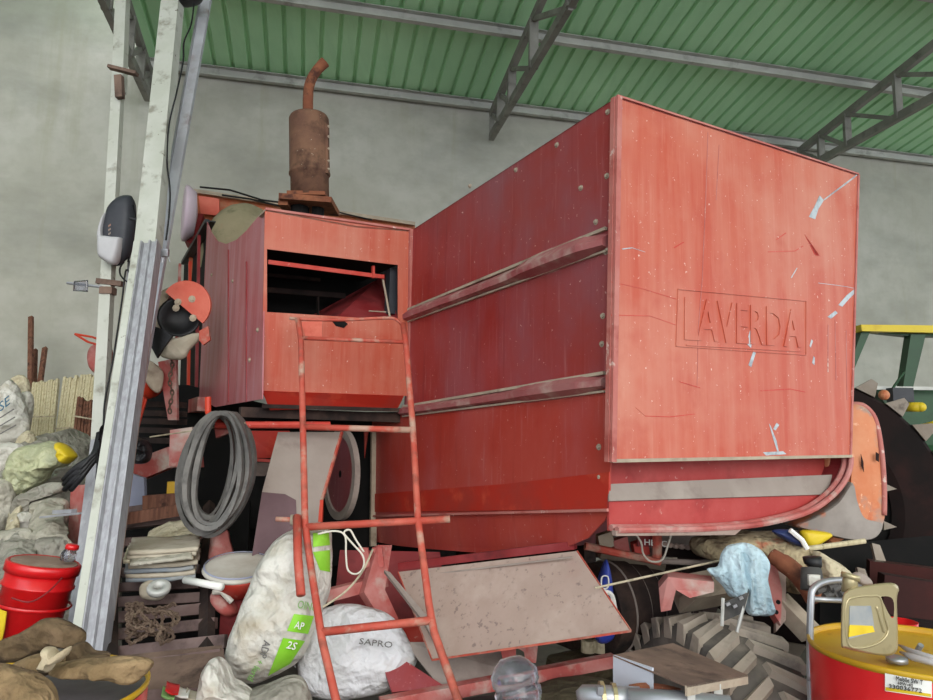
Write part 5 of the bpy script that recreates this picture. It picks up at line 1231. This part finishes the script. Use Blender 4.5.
# spiked cage wheel
wc = P(798, 507, 5.4); WR = wc.z if False else .98
wh = thing('spiked_wheel', (wc.x, wc.y, wc.z-WR), 'large dark iron wheel with pale triangular spikes behind the orange tank', 'wheel')
wax = V((-.35, -.93, 0)).normalized()
b = MB(); b.lathe(wc, wax, [(WR*.62, .05), (WR*.70, .08), (WR*.98, .08), (WR, .06), (WR, -.06), (WR*.62, -.06)], 72, capends=False); b.build('wheel_rim', 'maroon', wh)
b = MB(); b.lathe(wc, wax, [(.03, .02), (WR*.63, .03), (WR*.63, -.03), (.03, -.02)], 48); b.build('wheel_disc', 'black_matt', wh)
ea = wax.cross(Z).normalized(); eb = wax.cross(ea)
if eb.z < 0: eb = -eb
for k in range(28):
    t = 2*math.pi*(k+.35)/28; rd = ea*math.cos(t)+eb*math.sin(t); tg = -ea*math.sin(t)+eb*math.cos(t)
    b = MB()
    for w_ in (.10,):
        p0 = wc+rd*WR
        b.add([p0-tg*.09+wax*.09, p0+tg*.05+wax*.09, p0+tg*.05-wax*.1, p0-tg*.09-wax*.1, p0+rd*.11-tg*.03+wax*.09, p0+rd*.10+tg*.02+wax*.09, p0+rd*.10+tg*.02-wax*.1, p0+rd*.11-tg*.03-wax*.1],
              [(0, 1, 2, 3), (4, 5, 6, 7), (0, 1, 5, 4), (1, 2, 6, 5), (2, 3, 7, 6), (3, 0, 4, 7)])
    b.build('spike', 'lug', wh)
# inner spikes pointing right, seen against the dark disc
for y in (489, 527):
    b = MB(); q = [P(884, y-6, 4.85), P(897, y, 4.85), P(884, y+3, 4.85)]; b.poly(q, .05); b.build('spike', 'lug', wh)
# green and yellow implement
gm = thing('farm_implement', P(910, 450, 6.3)*1.0-Z*0, 'green implement frame with a yellow top bar behind the spiked wheel at the right', 'implement')
gm.location.z = 0; ORG[gm.name] = V((gm.location.x, gm.location.y, 0))
GY = 6.3
b = MB(); b.poly([P(861, 324.5, GY-.05), P(990, 326, GY-.05), P(990, 334, GY-.05), P(862, 331, GY-.05)], .12); b.build('yellow_top_bar', 'yellow', gm)
b = MB(); b.poly([P(862, 331, GY), P(870, 332, GY), P(853, 372, GY), P(847, 372, GY)], .1); b.build('frame_post', 'green_dark', gm)
b = MB(); b.poly([P(911, 334, GY), P(926, 334, GY), P(913, 388, GY), P(903, 388, GY)], .1); b.build('frame_post', 'green_dark', gm)
b = MB(); b.poly([P(865, 331, GY+.02), P(990, 334, GY+.02), P(990, 337, GY+.02), P(910, 336, GY+.02)], .1); b.build('frame_top', 'green_dark', gm)
b = MB(); b.poly([P(875, 389, GY+.1), P(990, 391, GY+.1), P(990, 445, GY+.1), P(905, 445, GY+.1), P(893, 415, GY+.1)], .3); b.build('side_panel', 'green_dark', gm)
b = MB(); b.beam(P(874, 388, GY), P(990, 389, GY), .03, .03); b.build('pale_rail', 'galv', gm)
b = MB(); b.tube([P(893, 388, GY-.1), P(904, 372, GY-.1)], .012, 8); b.build('thin_lever', 'green_dark', gm)
for (p, q, r) in (((905, 407, 5.9), (921, 407, 5.8), .04), ((915, 430, 5.9), (940, 424, 5.6), .035)):
    b = MB(); b.tube([P(*p), P(*q)], r, 14); b.ball(P(*q), r, 12, 8); b.build('yellow_handle', 'yellow', gm, True)
b = MB(); b.ball(P(884, 395, 6.0), .045, 12, 8); b.build('orange_reflector', 'orange', gm)
b = MB(); b.box(P(900, 395, 6.1), V((.09, 0, 0)), V((0, .05, 0)), Z*.06); b.build('grey_bracket', 'plastic_dark', gm)
b = MB(); b.poly([P(915, 445, GY), P(990, 445, GY), P(990, 620, 5.6), P(915, 620, 5.6)], .2); b.build('lower_body', 'green_dark', gm)
b = MB(); b.beam(P(923, 470, 5.9), P(990, 440, 5.9), .05, .05); b.build('brace_tube', 'deep_red', gm)
# cultivator beams low right, shade darkened into their red
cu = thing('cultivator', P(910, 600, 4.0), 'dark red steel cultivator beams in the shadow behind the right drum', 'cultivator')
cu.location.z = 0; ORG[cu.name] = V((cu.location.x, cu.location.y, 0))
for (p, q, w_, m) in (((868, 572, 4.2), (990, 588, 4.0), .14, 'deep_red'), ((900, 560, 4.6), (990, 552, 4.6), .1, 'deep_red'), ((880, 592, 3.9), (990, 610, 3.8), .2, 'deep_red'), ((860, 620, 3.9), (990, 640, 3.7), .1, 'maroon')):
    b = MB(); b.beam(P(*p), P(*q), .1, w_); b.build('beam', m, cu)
b = MB(); b.poly([P(820, 546, 4.4), P(990, 530, 4.4), P(990, 720, 4.2), P(820, 720, 4.2)], .04); b.build('shade_plate', 'black_matt', cu)  # near-black sheet standing in for deep shade behind the beams
for (x, y) in ((857, 567), (905, 580), (872, 543)):
    b = MB(); b.poly([P(x, y, 3.9), P(x+8, y+2, 3.9), P(x+14, y+18, 3.85), P(x+4, y+17, 3.85)], .02); b.build('tine', 'lug', cu)

# ------------------------------------------------------------------ light
w = bpy.data.worlds.new('overcast'); scn.world = w; w.use_nodes = True
nt = w.node_tree; bg = nt.nodes['Background']
bg.inputs['Color'].default_value = (.86, .92, 1.0, 1); bg.inputs['Strength'].default_value = 1.75
su = bpy.data.lights.new('sun', 'SUN'); su.energy = 1.75; su.angle = math.radians(50); su.color = (1, .95, .86)
so = bpy.data.objects.new('sun', su); C.objects.link(so)
d = V((.28, -.90, .42)).normalized()          # towards the light: low, behind the camera, open front of the shed
so.rotation_euler = d.to_track_quat('Z', 'Y').to_euler(); so.location = (2, -6, 5)
vs_ = scn.view_settings
vs_.view_transform = 'Standard'; vs_.look = 'None'; vs_.gamma = 1; vs_.use_curve_mapping = False
vs_.exposure = 0.34
